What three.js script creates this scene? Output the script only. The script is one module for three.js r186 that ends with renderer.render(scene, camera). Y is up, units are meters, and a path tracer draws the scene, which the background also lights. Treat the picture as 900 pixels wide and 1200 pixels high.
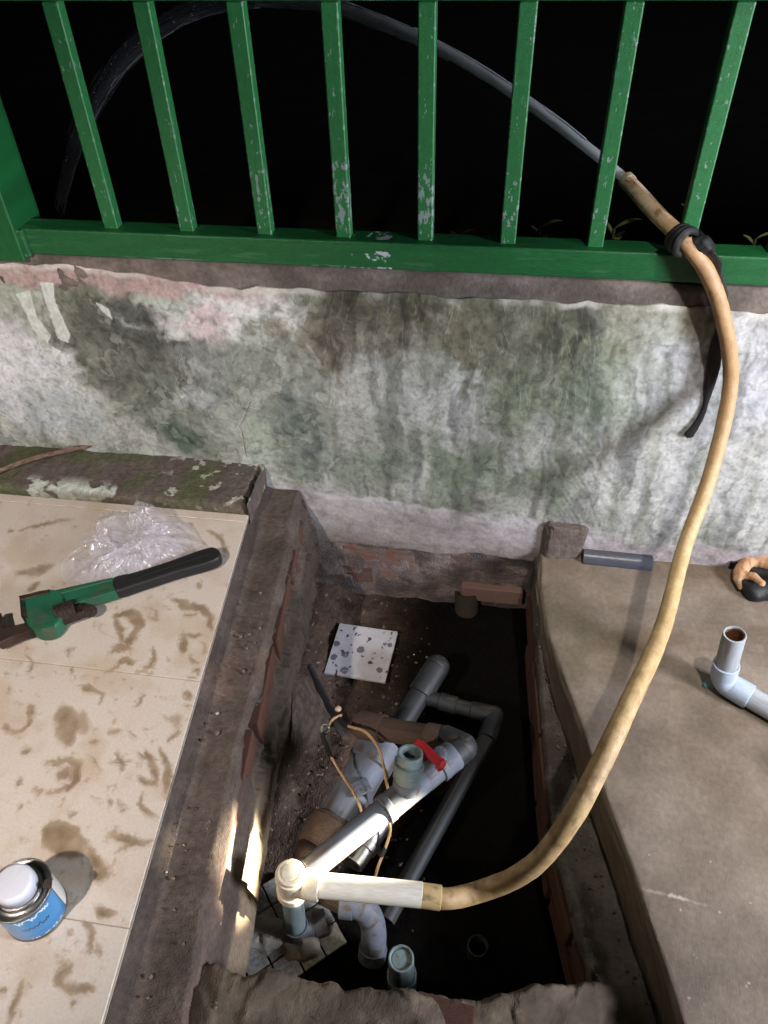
import * as THREE from 'three';
import { mergeGeometries, mergeVertices, toCreasedNormals } from 'three/addons/utils/BufferGeometryUtils.js';
import { RoundedBoxGeometry } from 'three/addons/geometries/RoundedBoxGeometry.js';
import { ImprovedNoise } from 'three/addons/math/ImprovedNoise.js';
import { MarchingCubes } from 'three/addons/objects/MarchingCubes.js';

// ------------------------------------------------------------------ camera, sky, lamps, exposure
const scene = new THREE.Scene();
const EYE = new THREE.Vector3(0, 1.133, 0);
const FWD = new THREE.Vector3(-0.126, -0.685, -0.717).normalize();
const camera = new THREE.PerspectiveCamera(67.09, 0.75, 0.02, 120);
camera.position.copy(EYE);
camera.up.set(-0.083, 0.728, -0.681);
camera.lookAt(EYE.clone().add(FWD));
camera.updateMatrixWorld();
const renderer = new THREE.WebGLRenderer({ antialias: true });
renderer.setSize(768, 1024);
renderer.toneMapping = THREE.LinearToneMapping;
renderer.toneMappingExposure = 1.0;
renderer.shadowMap.enabled = true;
{ // a moonless night sky, a little paler towards the horizon
  const w = 16, h = 8, d = new Float32Array(w * h * 4);
  for (let j = 0; j < h; j++) for (let i = 0; i < w; i++) {
    const k = (j * w + i) * 4, g = 1 - Math.abs((j + .5) / h - .5) * 1.6;
    d[k] = .0035 + .001 * g; d[k + 1] = .0038 + .001 * g; d[k + 2] = .0045 + .001 * g; d[k + 3] = 1;
  }
  const t = new THREE.DataTexture(d, w, h, THREE.RGBAFormat, THREE.FloatType);
  t.mapping = THREE.EquirectangularReflectionMapping; t.magFilter = THREE.LinearFilter; t.needsUpdate = true;
  scene.background = t; scene.environment = t;
}
// unseen lamps placed from the shadows, cones shaped to keep the pit dark, and a torch lying on bricks right of the pit
const LAMPS = [
  { at: [2.0, 0.78, -0.2], power: 25, tint: 0xf2f4ff, size: 12, label: 'unseen frosted globe lamp added right of the concrete slab, sized to soften shadows' },  // added globe, out of sight; its size blurs the shadows
];
const SPOT = { at: [0.58, 2.35, -0.3], to: [0.84, 0.08, -1.16], power: 15, cone: 0.43, tint: 0xfdf6ee };  // unseen spot for the slab and wall; cone cut to keep the pit dark
const TILE_SPOT = { at: [-0.88, 1.55, 0.5], to: [-0.9, 0, -0.85], power: 11, cone: 0.52, tint: 0xfff0e4 };  // unseen lamp for the tiles; narrow cone holds its light off the pit
const TORCH = { at: [0.66, -0.112, -0.745], to: [-0.345, -0.14, -0.478], power: 100, cone: 0.098, tint: 0xfff0d2 };

// ------------------------------------------------------------------ helpers
let seed = 77123;
const rnd = () => { seed |= 0; seed = (seed + 0x6D2B79F5) | 0; let t = Math.imul(seed ^ (seed >>> 15), 1 | seed); t = (t + Math.imul(t ^ (t >>> 7), 61 | t)) ^ t; return ((t ^ (t >>> 14)) >>> 0) / 4294967296; };
const rr = (a, b) => a + (b - a) * rnd();
const V = (x, y, z) => new THREE.Vector3(x, y, z);
const lerp = (a, b, t) => a + (b - a) * t;
const clamp = (x, a = 0, b = 1) => Math.min(b, Math.max(a, x));
const sstep = (a, b, x) => { const t = clamp((x - a) / (b - a)); return t * t * (3 - 2 * t); };
const table = (rows, x) => { // piecewise linear
  if (x <= rows[0][0]) return rows[0][1];
  for (let i = 1; i < rows.length; i++) if (x <= rows[i][0]) return lerp(rows[i - 1][1], rows[i][1], (x - rows[i - 1][0]) / (rows[i][0] - rows[i - 1][0]));
  return rows[rows.length - 1][1];
};
const IN = new ImprovedNoise();
const n3 = (x, y, z) => IN.noise(x + 31.7, y + 17.3, z + 53.1);
const f3 = (x, y, z, o = 4) => { let s = 0, a = .5, f = 1; for (let i = 0; i < o; i++) { s += a * n3(x * f, y * f, z * f); a *= .5; f *= 2.03; } return s; };
const hash = (x, y, s) => { let h = Math.imul(x, 374761393) ^ Math.imul(y, 668265263) ^ Math.imul(s, 1274126177); h = Math.imul(h ^ (h >>> 13), 1274126177); return ((h ^ (h >>> 16)) >>> 0) / 4294967296; };
const GX = [1, .7071, 0, -.7071, -1, -.7071, 0, .7071], GY = [0, .7071, 1, .7071, 0, -.7071, -1, -.7071];
const gh = (x, y, s) => { let h = Math.imul(x, 374761393) ^ Math.imul(y, 668265263) ^ Math.imul(s, 1274126177); h = Math.imul(h ^ (h >>> 13), 1274126177); return ((h ^ (h >>> 16)) >>> 8) & 7; };
const vn = (x, y, s) => { const ix = Math.floor(x), iy = Math.floor(y), fx = x - ix, fy = y - iy, u = fx * fx * fx * (fx * (fx * 6 - 15) + 10), v = fy * fy * fy * (fy * (fy * 6 - 15) + 10);
  const a = gh(ix, iy, s), b = gh(ix + 1, iy, s), c = gh(ix, iy + 1, s), d = gh(ix + 1, iy + 1, s);
  const A = GX[a] * fx + GY[a] * fy, B = GX[b] * (fx - 1) + GY[b] * fy, C = GX[c] * fx + GY[c] * (fy - 1), D = GX[d] * (fx - 1) + GY[d] * (fy - 1);
  return .5 + .82 * (A + (B - A) * u + (C - A) * v + (A - B - C + D) * u * v); };
const fbm = (x, y, o, s = 1) => { let v = 0, a = .5, n = 0; for (let i = 0; i < o; i++) { v += a * vn(x, y, s + i * 17); n += a; a *= .5; x = x * 2.03 + 5.1; y = y * 2.03 + 1.7; } return v / n; };
const mix3 = (a, b, t) => [a[0] + (b[0] - a[0]) * t, a[1] + (b[1] - a[1]) * t, a[2] + (b[2] - a[2]) * t];
const mul3 = (a, k) => [a[0] * k, a[1] * k, a[2] * k];
function tex(w, h, fn, srgb = true, wrap = THREE.RepeatWrapping) { // fn(u, v) -> [r, g, b] 0..255 (v = 0 is the bottom)
  const d = new Uint8Array(w * h * 4);
  for (let j = 0, k = 0; j < h; j++) for (let i = 0; i < w; i++, k += 4) {
    const c = fn((i + .5) / w, (j + .5) / h);
    d[k] = clamp(c[0], 0, 255); d[k + 1] = clamp(c[1], 0, 255); d[k + 2] = clamp(c[2], 0, 255); d[k + 3] = 255;
  }
  const t = new THREE.DataTexture(d, w, h, THREE.RGBAFormat);
  t.magFilter = t.minFilter = THREE.LinearFilter; t.wrapS = t.wrapT = wrap; if (srgb) t.colorSpace = THREE.SRGBColorSpace; t.needsUpdate = true;
  return t;
}
const gtex = (w, h, fn, wrap) => tex(w, h, (u, v) => { const g = fn(u, v) * 255; return [g, g, g]; }, false, wrap);
// where the line of sight through a point of the 900 x 1200 photograph meets the level y or the upright plane z: used to survey the place
const RIGHT = V(0, 0, 0).crossVectors(FWD, camera.up).normalize(), UPV = V(0, 0, 0).crossVectors(RIGHT, FWD).normalize();
const sight = (px, py) => V(0, 0, 0).addScaledVector(FWD, 905).addScaledVector(RIGHT, px - 450).addScaledVector(UPV, 600 - py);
const onY = (px, py, y) => { const d = sight(px, py); return EYE.clone().addScaledVector(d, (y - EYE.y) / d.y); };
const onZ = (px, py, z) => { const d = sight(px, py); return EYE.clone().addScaledVector(d, (z - EYE.z) / d.z); };
const far = (px, py, dist) => EYE.clone().addScaledVector(sight(px, py).normalize(), dist);

const used = {};
const numbered = (n) => { const k = used[n] = (used[n] ?? -1) + 1; return k ? `${n}_${String(k).padStart(3, '0')}` : n; };
const addAt = (o, parent) => { if (parent) parent.add(o); else { o.name = numbered(o.name); scene.add(o); } return o; };
function mesh(name, g, m, parent) {
  const geo = Array.isArray(g) ? mergeGeometries(g.map((q) => (q.index ? q.toNonIndexed() : q))) : g;
  const o = new THREE.Mesh(geo, m); o.name = name; o.castShadow = o.receiveShadow = true; return addAt(o, parent);
}
function thing(name, label, category, group) { const o = new THREE.Group(); o.name = name; o.userData = { label, category }; if (group) o.userData.group = group; return addAt(o); }
function tag(o, label, category, group) { Object.assign(o.userData, { label, category }); if (group) o.userData.group = group; return o; }
function struct(o) { o.userData.kind = 'structure'; return o; }
const mat = (o) => new THREE.MeshStandardMaterial({ roughness: .8, ...o });
const rgb = (r, g, b) => new THREE.Color().setRGB(r / 255, g / 255, b / 255, THREE.SRGBColorSpace);

// a grid of points p(i, j) with uv(i, j); closed joins the last column to the first
function grid(ni, nj, p, uv, flip = false) {
  const pos = [], t = [], idx = [];
  for (let i = 0; i <= ni; i++) for (let j = 0; j <= nj; j++) { const q = p(i / ni, j / nj); pos.push(q.x, q.y, q.z); const w = uv ? uv(i / ni, j / nj, q) : [i / ni, j / nj]; t.push(w[0], w[1]); }
  for (let i = 0; i < ni; i++) for (let j = 0; j < nj; j++) { const a = i * (nj + 1) + j, b = a + nj + 1; if (flip) idx.push(a, a + 1, b, b, a + 1, b + 1); else idx.push(a, b, a + 1, b, b + 1, a + 1); }
  const g = new THREE.BufferGeometry();
  g.setAttribute('position', new THREE.Float32BufferAttribute(pos, 3)); g.setAttribute('uv', new THREE.Float32BufferAttribute(t, 2)); g.setIndex(idx); g.computeVertexNormals();
  return g;
}
// resample a polyline (array of [a, b]) into n + 1 points spread along its length by weight w
function resample(pts, n) {
  const L = [0]; for (let i = 1; i < pts.length; i++) L.push(L[i - 1] + Math.hypot(pts[i][0] - pts[i - 1][0], pts[i][1] - pts[i - 1][1]) * (pts[i][2] ?? 1));
  const out = [];
  for (let k = 0, i = 1; k <= n; k++) { const s = L[L.length - 1] * k / n; while (i < pts.length - 1 && L[i] < s) i++; const t = clamp((s - L[i - 1]) / (L[i] - L[i - 1] || 1)); out.push([lerp(pts[i - 1][0], pts[i][0], t), lerp(pts[i - 1][1], pts[i][1], t)]); }
  return out;
}
// place a geometry built along +y from 0 to its length so that it runs from a towards b
function along(g, a, b) { const d = b.clone().sub(a).normalize(); g.applyQuaternion(new THREE.Quaternion().setFromUnitVectors(V(0, 1, 0), d)); g.translate(a.x, a.y, a.z); return g; }
const lathe = (pts, seg = 28) => new THREE.LatheGeometry(pts.map(([r, y]) => new THREE.Vector2(r, y)), seg);
const pipe = (a, b, ro, ri = ro * .82, seg = 28) => { const L = a.distanceTo(b), c = Math.min(.0012, ro * .08); return along(lathe([[ri, 0], [ro - c, 0], [ro, c], [ro, L - c], [ro - c, L], [ri, L], [ri, 0]], seg), a, b); };
const rod = (a, b, r, seg = 20) => { const L = a.distanceTo(b), c = Math.min(r * .25, .002); return along(lathe([[0.00001, 0], [r - c, 0], [r, c], [r, L - c], [r - c, L], [0.00001, L]], seg), a, b); };
const curve = (pts) => new THREE.CatmullRomCurve3(pts, false, 'centripetal');
const tube = (pts, r, n = 60, seg = 14) => new THREE.TubeGeometry(pts.isCurve ? pts : curve(pts), n, r, seg);
// a socket bend from a (axis along da, pointing out) through the corner c to b
function bend(a, c, b, r, lip = 1.16, liplen = .022) {
  const q = new THREE.QuadraticBezierCurve3(a, c, b), da = a.clone().sub(c).normalize(), db = b.clone().sub(c).normalize();
  return [new THREE.TubeGeometry(q, 20, r, 24), pipe(a.clone().addScaledVector(da, -.004), a.clone().addScaledVector(da, liplen), r * lip, r * .8), pipe(b.clone().addScaledVector(db, -.004), b.clone().addScaledVector(db, liplen), r * lip, r * .8)];
}
// a flat strip along a path: widths at its points, lying across `side`
function strip(pts, widths, thick, side, n = 60) {
  const c = curve(pts), ring = 10;
  return grid(n, ring, (u, v) => {
    const p = c.getPointAt(u), t = c.getTangentAt(u), s = side.clone().addScaledVector(t, -side.dot(t)).normalize(), up = t.clone().cross(s);
    const a = v * Math.PI * 2, w = table(widths.map((x, i) => [i / (widths.length - 1), x]), u) * (u < .001 || u > .999 ? .05 : 1);
    return p.clone().addScaledVector(s, Math.cos(a) * w / 2).addScaledVector(up, Math.sin(a) * thick / 2);
  });
}
function jitter(g, amp, freq, oct = 3) { // push vertices about with noise
  const p = g.attributes.position, n = g.attributes.normal;
  for (let i = 0; i < p.count; i++) { const x = p.getX(i), y = p.getY(i), z = p.getZ(i), d = amp * 2 * f3(x * freq, y * freq, z * freq, oct); p.setXYZ(i, x + n.getX(i) * d, y + n.getY(i) * d, z + n.getZ(i) * d); }
  g.computeVertexNormals(); return g;
}
const box = (w, h, d, x, y, z, r = .002) => { const g = new RoundedBoxGeometry(w, h, d, 1, r); g.translate(x, y, z); return g; };

// ------------------------------------------------------------------ shared grain
const grain = gtex(512, 512, (u, v) => .55 * fbm(u * 24, v * 24, 4, 3) + .45 * fbm(u * 110, v * 110, 2, 9), THREE.MirroredRepeatWrapping);
const scaled = (t, sx, sy = sx) => { const c = t.clone(); c.repeat.set(sx, sy); c.needsUpdate = true; return c; };
const tones = [0, 1, 2, 3, 4];

// ------------------------------------------------------------------ boundary wall: stained plaster over hollow bricks
const WX0 = -1.25, WX1 = .85, WY0 = -.43, WY1 = .52, WZ = -1.28;
const WP = (px, py) => onZ(px, py, WZ);
const S = .0019; // metres of wall per pixel of the photograph, about
// [px, py, half width px, half height px, colour, strength, roughness of the outline]
const wallBlobs = [
  [150, 400, 105, 95, [92, 94, 84], .9, .8], [60, 345, 85, 40, [112, 114, 98], .75, .8], [165, 385, 50, 45, [66, 70, 66], .8, .9], [205, 480, 60, 60, [98, 106, 94], .7, .9], [28, 445, 75, 85, [212, 216, 220], 1, .5], [20, 350, 40, 26, [176, 184, 172], .8, .9],
  [60, 480, 70, 40, [170, 178, 180], .8, .9], [262, 368, 105, 46, [232, 234, 234], 1, .45], [232, 382, 40, 30, [205, 186, 188], .9, .5], [190, 345, 40, 22, [168, 178, 168], .9, .8],
  [250, 450, 40, 60, [116, 122, 120], .7, .9], [225, 455, 34, 30, [190, 196, 200], .55, 1.1], [320, 470, 60, 90, [136, 144, 134], .7, .9], [345, 500, 30, 60, [104, 114, 108], .8, .9], [420, 385, 110, 55, [110, 106, 90], .85, .8], [470, 360, 90, 26, [80, 76, 62], .85, .8],
  [385, 410, 30, 30, [96, 90, 76], .7, .9], [470, 470, 90, 55, [172, 176, 172], .8, .8], [530, 490, 60, 45, [186, 188, 188], .75, .8], [450, 520, 90, 40, [140, 146, 136], .6, .9], [560, 385, 60, 50, [126, 122, 98], .75, .9],
  [620, 400, 80, 60, [96, 96, 78], .85, .8], [665, 385, 50, 35, [74, 76, 60], .8, .9], [640, 470, 60, 50, [112, 120, 98], .75, .9], [700, 440, 50, 60, [122, 134, 112], .7, .9], [630, 540, 60, 40, [176, 176, 172], .7, .9], [760, 380, 60, 40, [140, 140, 112], .7, .9], [830, 375, 40, 25, [150, 146, 118], .6, .9],
  [760, 470, 60, 80, [182, 188, 178], .7, .9], [860, 450, 80, 90, [200, 202, 210], 1, .5], [800, 560, 150, 80, [196, 196, 194], 1, .6], [720, 580, 60, 30, [186, 188, 182], .7, .9], [300, 520, 30, 40, [158, 170, 154], .8, .8], [215, 510, 24, 18, [64, 82, 66], .8, .8],
  [560, 555, 110, 30, [118, 130, 110], .6, .9], [660, 560, 36, 40, [104, 116, 96], .6, .9], [410, 545, 90, 26, [130, 140, 128], .7, .9],
].map(([px, py, rx, ry, c, s, k]) => { const p = WP(px, py); return [p.x, p.y, rx * S, ry * S, c, s, k]; });
const wallStreaks = [[515, 545, 5, 55, .5], [541, 575, 12, 60, .65], [694, 490, 5, 45, .85], [688, 470, 12, 40, .5], [470, 590, 3, 30, .3], [600, 470, 8, 50, .3], [330, 500, 10, 50, .3], [738, 520, 4, 40, .35], [560, 470, 3, 40, .3], [655, 590, 8, 30, .4], [610, 540, 3, 40, .35], [735, 575, 4, 26, .4]].map(([px, py, rx, ry, s]) => { const p = WP(px, py); return [p.x, p.y, rx * S, ry * S, s]; });
const MPX = 900; // overlay pixels per metre
function overlay(x0, x1, y0, y1, k, draw) { // strokes drawn in metres of the surface; returns a lookup 0..1
  const c = document.createElement('canvas'); c.width = Math.round((x1 - x0) * k); c.height = Math.round((y1 - y0) * k);
  const g = c.getContext('2d'); g.fillStyle = '#000'; g.fillRect(0, 0, c.width, c.height); g.strokeStyle = g.fillStyle = '#fff'; g.lineCap = g.lineJoin = 'round';
  draw(g, (x) => (x - x0) * k, (y) => (y1 - y) * k, k);
  const d = g.getImageData(0, 0, c.width, c.height).data, w = c.width, h = c.height;
  return (x, y) => { const i = Math.floor((x - x0) * k), j = Math.floor((y1 - y) * k); return i < 0 || j < 0 || i >= w || j >= h ? 0 : d[(j * w + i) * 4] / 255; };
}
const scratch = overlay(WX0, WX1, WY0, WY1, MPX, (g, X, Y) => {
  for (const [px, py, n, w, h, lean] of [[235, 440, 40, 60, 60, .25], [330, 400, 60, 120, 70, -.2], [430, 390, 70, 140, 60, -.25], [590, 410, 80, 110, 70, .12], [520, 440, 40, 140, 80, 0], [260, 380, 20, 60, 50, .3], [640, 400, 40, 60, 70, .2]])
    for (let i = 0; i < n; i++) {
      const p = WP(px + rr(-w, w), py + rr(-h, h)), l = rr(.015, .07), a = lean + rr(-.25, .25), b = rr(-.15, .15);
      g.globalAlpha = rr(.2, .85); g.lineWidth = rr(.6, 1.5); g.beginPath(); g.moveTo(X(p.x), Y(p.y)); g.quadraticCurveTo(X(p.x + l * a * .5 + b * l * .2), Y(p.y - l * .5), X(p.x + l * a), Y(p.y - l)); g.stroke();
    }
  g.globalAlpha = 1;
});
const flakes = overlay(WX0, WX1, WY0, WY1, MPX, (g, X, Y) => {
  const poly = (pts) => { g.beginPath(); pts.forEach(([a, b], i) => { const p = WP(a, b); if (i) g.lineTo(X(p.x), Y(p.y)); else g.moveTo(X(p.x), Y(p.y)); }); g.fill(); };
  poly([[46, 330], [62, 332], [64, 350], [72, 368], [83, 392], [80, 402], [68, 396], [60, 372], [52, 350]]);
  poly([[18, 345], [34, 340], [44, 372], [60, 392], [56, 402], [38, 386], [30, 366]]);
  poly([[112, 354], [128, 362], [132, 374], [120, 366]]); poly([[60, 405], [72, 412], [64, 420]]);
  poly([[716, 346], [734, 345], [728, 354], [714, 352]]);
});
const cracks = overlay(WX0, WX1, WY0, WY1, MPX, (g, X, Y) => {
  const line = (pts, w) => { g.lineWidth = w; g.beginPath(); pts.forEach(([a, b], i) => { const p = WP(a, b); if (i) g.lineTo(X(p.x), Y(p.y)); else g.moveTo(X(p.x), Y(p.y)); }); g.stroke(); };
  line([[294, 470], [287, 488], [281, 500], [285, 512], [289, 535]], 1.1);
  line([[346, 596], [353, 602], [360, 640], [352, 668]], 1.6);
});
const wallAt = (x, y) => { // plaster colour at a point of the wall, metres
  const wx = x + .05 * (fbm(x * 7, y * 7, 3, 5) - .5) + .016 * (fbm(x * 34, y * 34, 2, 7) - .5), wy = y + .05 * (fbm(x * 7 + 9, y * 7, 3, 6) - .5) + .016 * (fbm(x * 34 + 4, y * 34, 2, 8) - .5);
  const n = fbm(wx * 9, wy * 8, 5, 11), fine = fbm(x * 120 + .4 * y, y * 110, 3, 12), run = fbm(wx * 30, y * 3.2, 4, 13), crust = fbm(wx * 46, wy * 38, 5, 15);
  let c = mix3([140, 145, 134], [166, 169, 161], sstep(.34, .56, n)); c = mix3(c, [180, 183, 177], .8 * sstep(.46, .7, n));
  const right = sstep(.0, .22, x), drip = fbm(x * 44 + .6 * wy, y * 2.2, 4, 17); c = mix3(c, mul3([184, 184, 180], 1 - .2 * sstep(.44, .66, drip)), .6 * right);
  for (const [bx, by, rx, ry, col, s, k] of wallBlobs) {
    const d = Math.hypot((wx - bx) / rx, (wy - by) / ry); if (d > 2.2) continue;
    const e = d + (fbm(wx * 13 + bx * 40, wy * 11 + by * 31, 6, 21) - .5) * 2.2 * k + (crust - .5) * .9 * k; c = mix3(c, col, s * (1 - .25 * right) * (.62 * (1 - sstep(.35, 1.2, e)) + .33 * (1 - sstep(.72, 1.0, e))));
  }
  const lum = (c[0] + c[1] + c[2]) / 3, dark = sstep(165, 110, lum);
  c = mul3(c, 1 - .26 * sstep(.44, .68, run) * sstep(-.55, -.2, x)); c = mix3(c, [104, 112, 88], .28 * sstep(.52, .66, fbm(wx * 22 + 7, y * 2.4, 4, 16)) * sstep(-.3, 0, x) * sstep(.46, .3, y));
  c = mul3(c, 1 - .2 * dark * sstep(.52, .66, crust) + .1 * dark * sstep(.46, .34, crust));
  const peel = fbm(wx * 15 + 3, wy * 12, 6, 43), where = .35 + .65 * sstep(-.1, -.5, x); c = mul3(c, 1 - .12 * where * sstep(.575, .6, peel) * sstep(.635, .61, peel)); c = mix3(c, [194, 198, 190], .26 * where * sstep(.612, .626, peel));
  c = mul3(c, 1 - .12 * sstep(.54, .7, fbm(wx * 80, wy * 70, 3, 44)));
  for (const [bx, by, rx, ry, s] of wallStreaks) { const d = Math.hypot((wx - bx) / (rx * 1.5), (y - by) / ry); if (d < 1.5) c = mix3(c, [82, 94, 76], s * .6 * (1 - sstep(.2, 1.4, d + (run - .5) * 2 + (crust - .5) * 1.2))); }
  // pink primer under the sill on the left, lilac undercoat below the old ground line
  const topPink = sstep(.425, .45, y + .02 * (n - .5) * 4) * sstep(-.35, -.55, x); c = mix3(c, mix3([168, 146, 142], [190, 160, 156], fine), .85 * topPink);
  const gl = -.03 - .085 * (x + .46) + .035 * (fbm(x * 16, 3.1, 4, 31) - .5), low = sstep(gl + .004, gl - .006, y) * sstep(.34, .24, x);
  let lil = mix3([152, 146, 148], [174, 168, 170], fbm(x * 12, y * 18, 4, 33)); lil = mix3(lil, [196, 192, 196], .7 * sstep(gl - .05, gl - .01, y) * sstep(.4, .6, fbm(x * 8, y * 20, 3, 35)));
  lil = mix3(lil, [112, 100, 96], .75 * sstep(-.14, -.22, y + .05 * (n - .5))); c = mix3(c, lil, low * .95);
  for (const [bx, by, rx, ry, s] of wallStreaks) if (low > 0) { const d = Math.hypot((wx - bx) / rx, (y - by) / ry); if (d < 1.6) c = mix3(c, [96, 94, 92], low * s * .8 * (1 - sstep(.3, 1.5, d))); }
  const rl = sstep(-.105, -.125, y + .012 * (n - .5) * 4) * sstep(.2, .3, x); c = mix3(c, mix3([146, 134, 136], [168, 156, 158], fine), rl * .8);
  c = mix3(c, [204, 210, 204], flakes(x + .004 * (fine - .5), y + .004 * (n - .5)) * .92);
  c = mix3(c, [206, 208, 196], scratch(x, y) * .42);
  c = mix3(c, [204, 200, 192], .8 * sstep(.012, .002, Math.abs(lipY(x) - .004 - y + .006 * (n - .5))) * sstep(.4, .6, fbm(x * 9, 2.2, 3, 45)));
  c = mul3(c, .9 + .2 * fine + .05 * (hash(Math.floor(x * 900), Math.floor(y * 900), 3) - .5));
  const speck = fbm(x * 34, y * 40, 5, 41); c = mul3(c, 1 - .14 * sstep(.52, .8, speck) + .06 * sstep(.48, .25, speck)); c = mix3(c, [196, 200, 198], .2 * sstep(.55, .8, fbm(x * 16 + 3, y * 16, 5, 43)));
  c = mix3(c, [50, 50, 44], cracks(x + .004 * (crust - .5), y) * .7);
  return c;
};
const wallTex = tex(1536, 694, (u, v) => wallAt(lerp(WX0, WX1, u), lerp(WY0, WY1, v)), true, THREE.MirroredRepeatWrapping);
const wallBump = gtex(1024, 463, (u, v) => { const x = lerp(WX0, WX1, u), y = lerp(WY0, WY1, v); return clamp(.3 + .35 * fbm(x * 40, y * 40, 4, 51) + .2 * fbm(x * 160, y * 120, 2, 52) + .15 * flakes(x, y) - .3 * cracks(x, y)); }, THREE.MirroredRepeatWrapping);
const M = {};
M.plaster = mat({ map: wallTex, bumpMap: wallBump, bumpScale: .0028, roughness: .86 });
const concreteTex = (a, b, s, k = 1) => tex(512, 512, (u, v) => mul3(mix3(a, b, sstep(.3, .7, fbm(u * 7 * k, v * 7 * k, 5, s))), .84 + .32 * fbm(u * 60 * k, v * 60 * k, 3, s + 3)), true, THREE.MirroredRepeatWrapping);
M.sill = mat({ map: concreteTex([88, 80, 74], [122, 111, 105], 61), bumpMap: grain, bumpScale: .0015, roughness: .9 });
M.mud = mat({ map: concreteTex([84, 74, 68], [112, 100, 92], 71), bumpMap: grain, bumpScale: .006, roughness: .85 });
const boundary = thing('boundary_wall', 'low stained plaster wall under the green fence, white and mossy, bricks bare at its foot', 'wall');
function lipY(x) { return .457 + .012 * (fbm(x * 16, 1.3, 5, 81) - .5) * 2 + .024 * sstep(-.5, -.8, x); }
const footY = (x) => -.205 + .03 * (fbm(x * 9, 4.4, 4, 83) - .5) * 2 + -.25 * sstep(-.46, -.62, x) - .25 * sstep(.13, .3, x) - .05 * sstep(-.32, -.44, x);
const uvWall = (q) => [(q.x - WX0) / (WX1 - WX0), (q.y - WY0) / (WY1 - WY0)];
mesh('plaster', grid(420, 150, (u, v) => {
  const x = lerp(-2.6, 2.2, u), t = (v * 150 - 4) / 142; let y = lerp(footY(x), lipY(x), clamp(t)), z = WZ + .004 * f3(x * 9, y * 9, 2) * 2 + .0015 * n3(x * 60, y * 60, 1);
  const e = Math.min(v * 150, 150 - v * 150); if (e < 4) z -= [.03, .016, .006, .002][Math.floor(e)] ?? 0;
  return V(x, y, z);
}, (u, v, q) => uvWall(q)), M.plaster, boundary);
{ // brick core with its mortar face, and the sill that the fence stands on
  mesh('mortar_core', grid(200, 40, (u, v) => { const x = lerp(-2.6, 2.2, u), y = lerp(-.46, -.12, v); return V(x, y, -1.296 + .005 * f3(x * 20, y * 20, 5) * 2); }, (u, v, q) => [q.x * 2.2, q.y * 2.2]), mat({ map: concreteTex([84, 76, 74], [128, 116, 112], 91), bumpMap: grain, bumpScale: .006, roughness: .9 }), boundary);
  const core = box(4.8, .96, .09, -.2, .02, -1.36, .003); mesh('core', core, M.sill, boundary);
  mesh('sill', grid(300, 14, (u, v) => { const x = lerp(-2.6, 2.2, u), q = resample([[-1.283, .43], [-1.2832, .492], [-1.287, .5005], [-1.41, .502]], 14)[Math.round(v * 14)]; return V(x, q[1] + .0015 * n3(x * 30, q[0] * 30, 2), q[0] + .0016 * n3(x * 24, q[1] * 60, 5)); }, (u, v, q) => [q.x * 1.6, (q.y - q.z) * 1.6], true), M.sill, boundary);
}
// bare hollow bricks in the foot of the wall
const brickTex = tex(512, 256, (u, v) => { const groove = .5 + .5 * Math.cos(v * Math.PI * 2 * 7), n = fbm(u * 10, v * 5, 4, 101), f = fbm(u * 70, v * 30, 3, 102); let c = mix3([128, 74, 56], [160, 104, 84], n); c = mul3(c, .82 + .14 * groove + .2 * (f - .5)); return mix3(c, [122, 108, 104], .35 + .6 * sstep(.4, .62, fbm(u * 5, v * 4, 4, 103))); }, true, THREE.MirroredRepeatWrapping);
const darkBrick = tex(256, 256, (u, v) => { const n = fbm(u * 8, v * 4, 4, 106), f = fbm(u * 60, v * 16, 3, 107); return mul3(mix3([88, 56, 44], [108, 72, 56], n), .72 + .5 * f); }, true, THREE.MirroredRepeatWrapping);
M.brick = [0xffffff, 0xe2d4cc, 0xc9beb8].map((c) => mat({ map: brickTex, color: c, bumpMap: grain, bumpScale: .003, roughness: .92 }));
M.redBrick = mat({ map: darkBrick, bumpMap: grain, bumpScale: .004, roughness: .9 });
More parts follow.
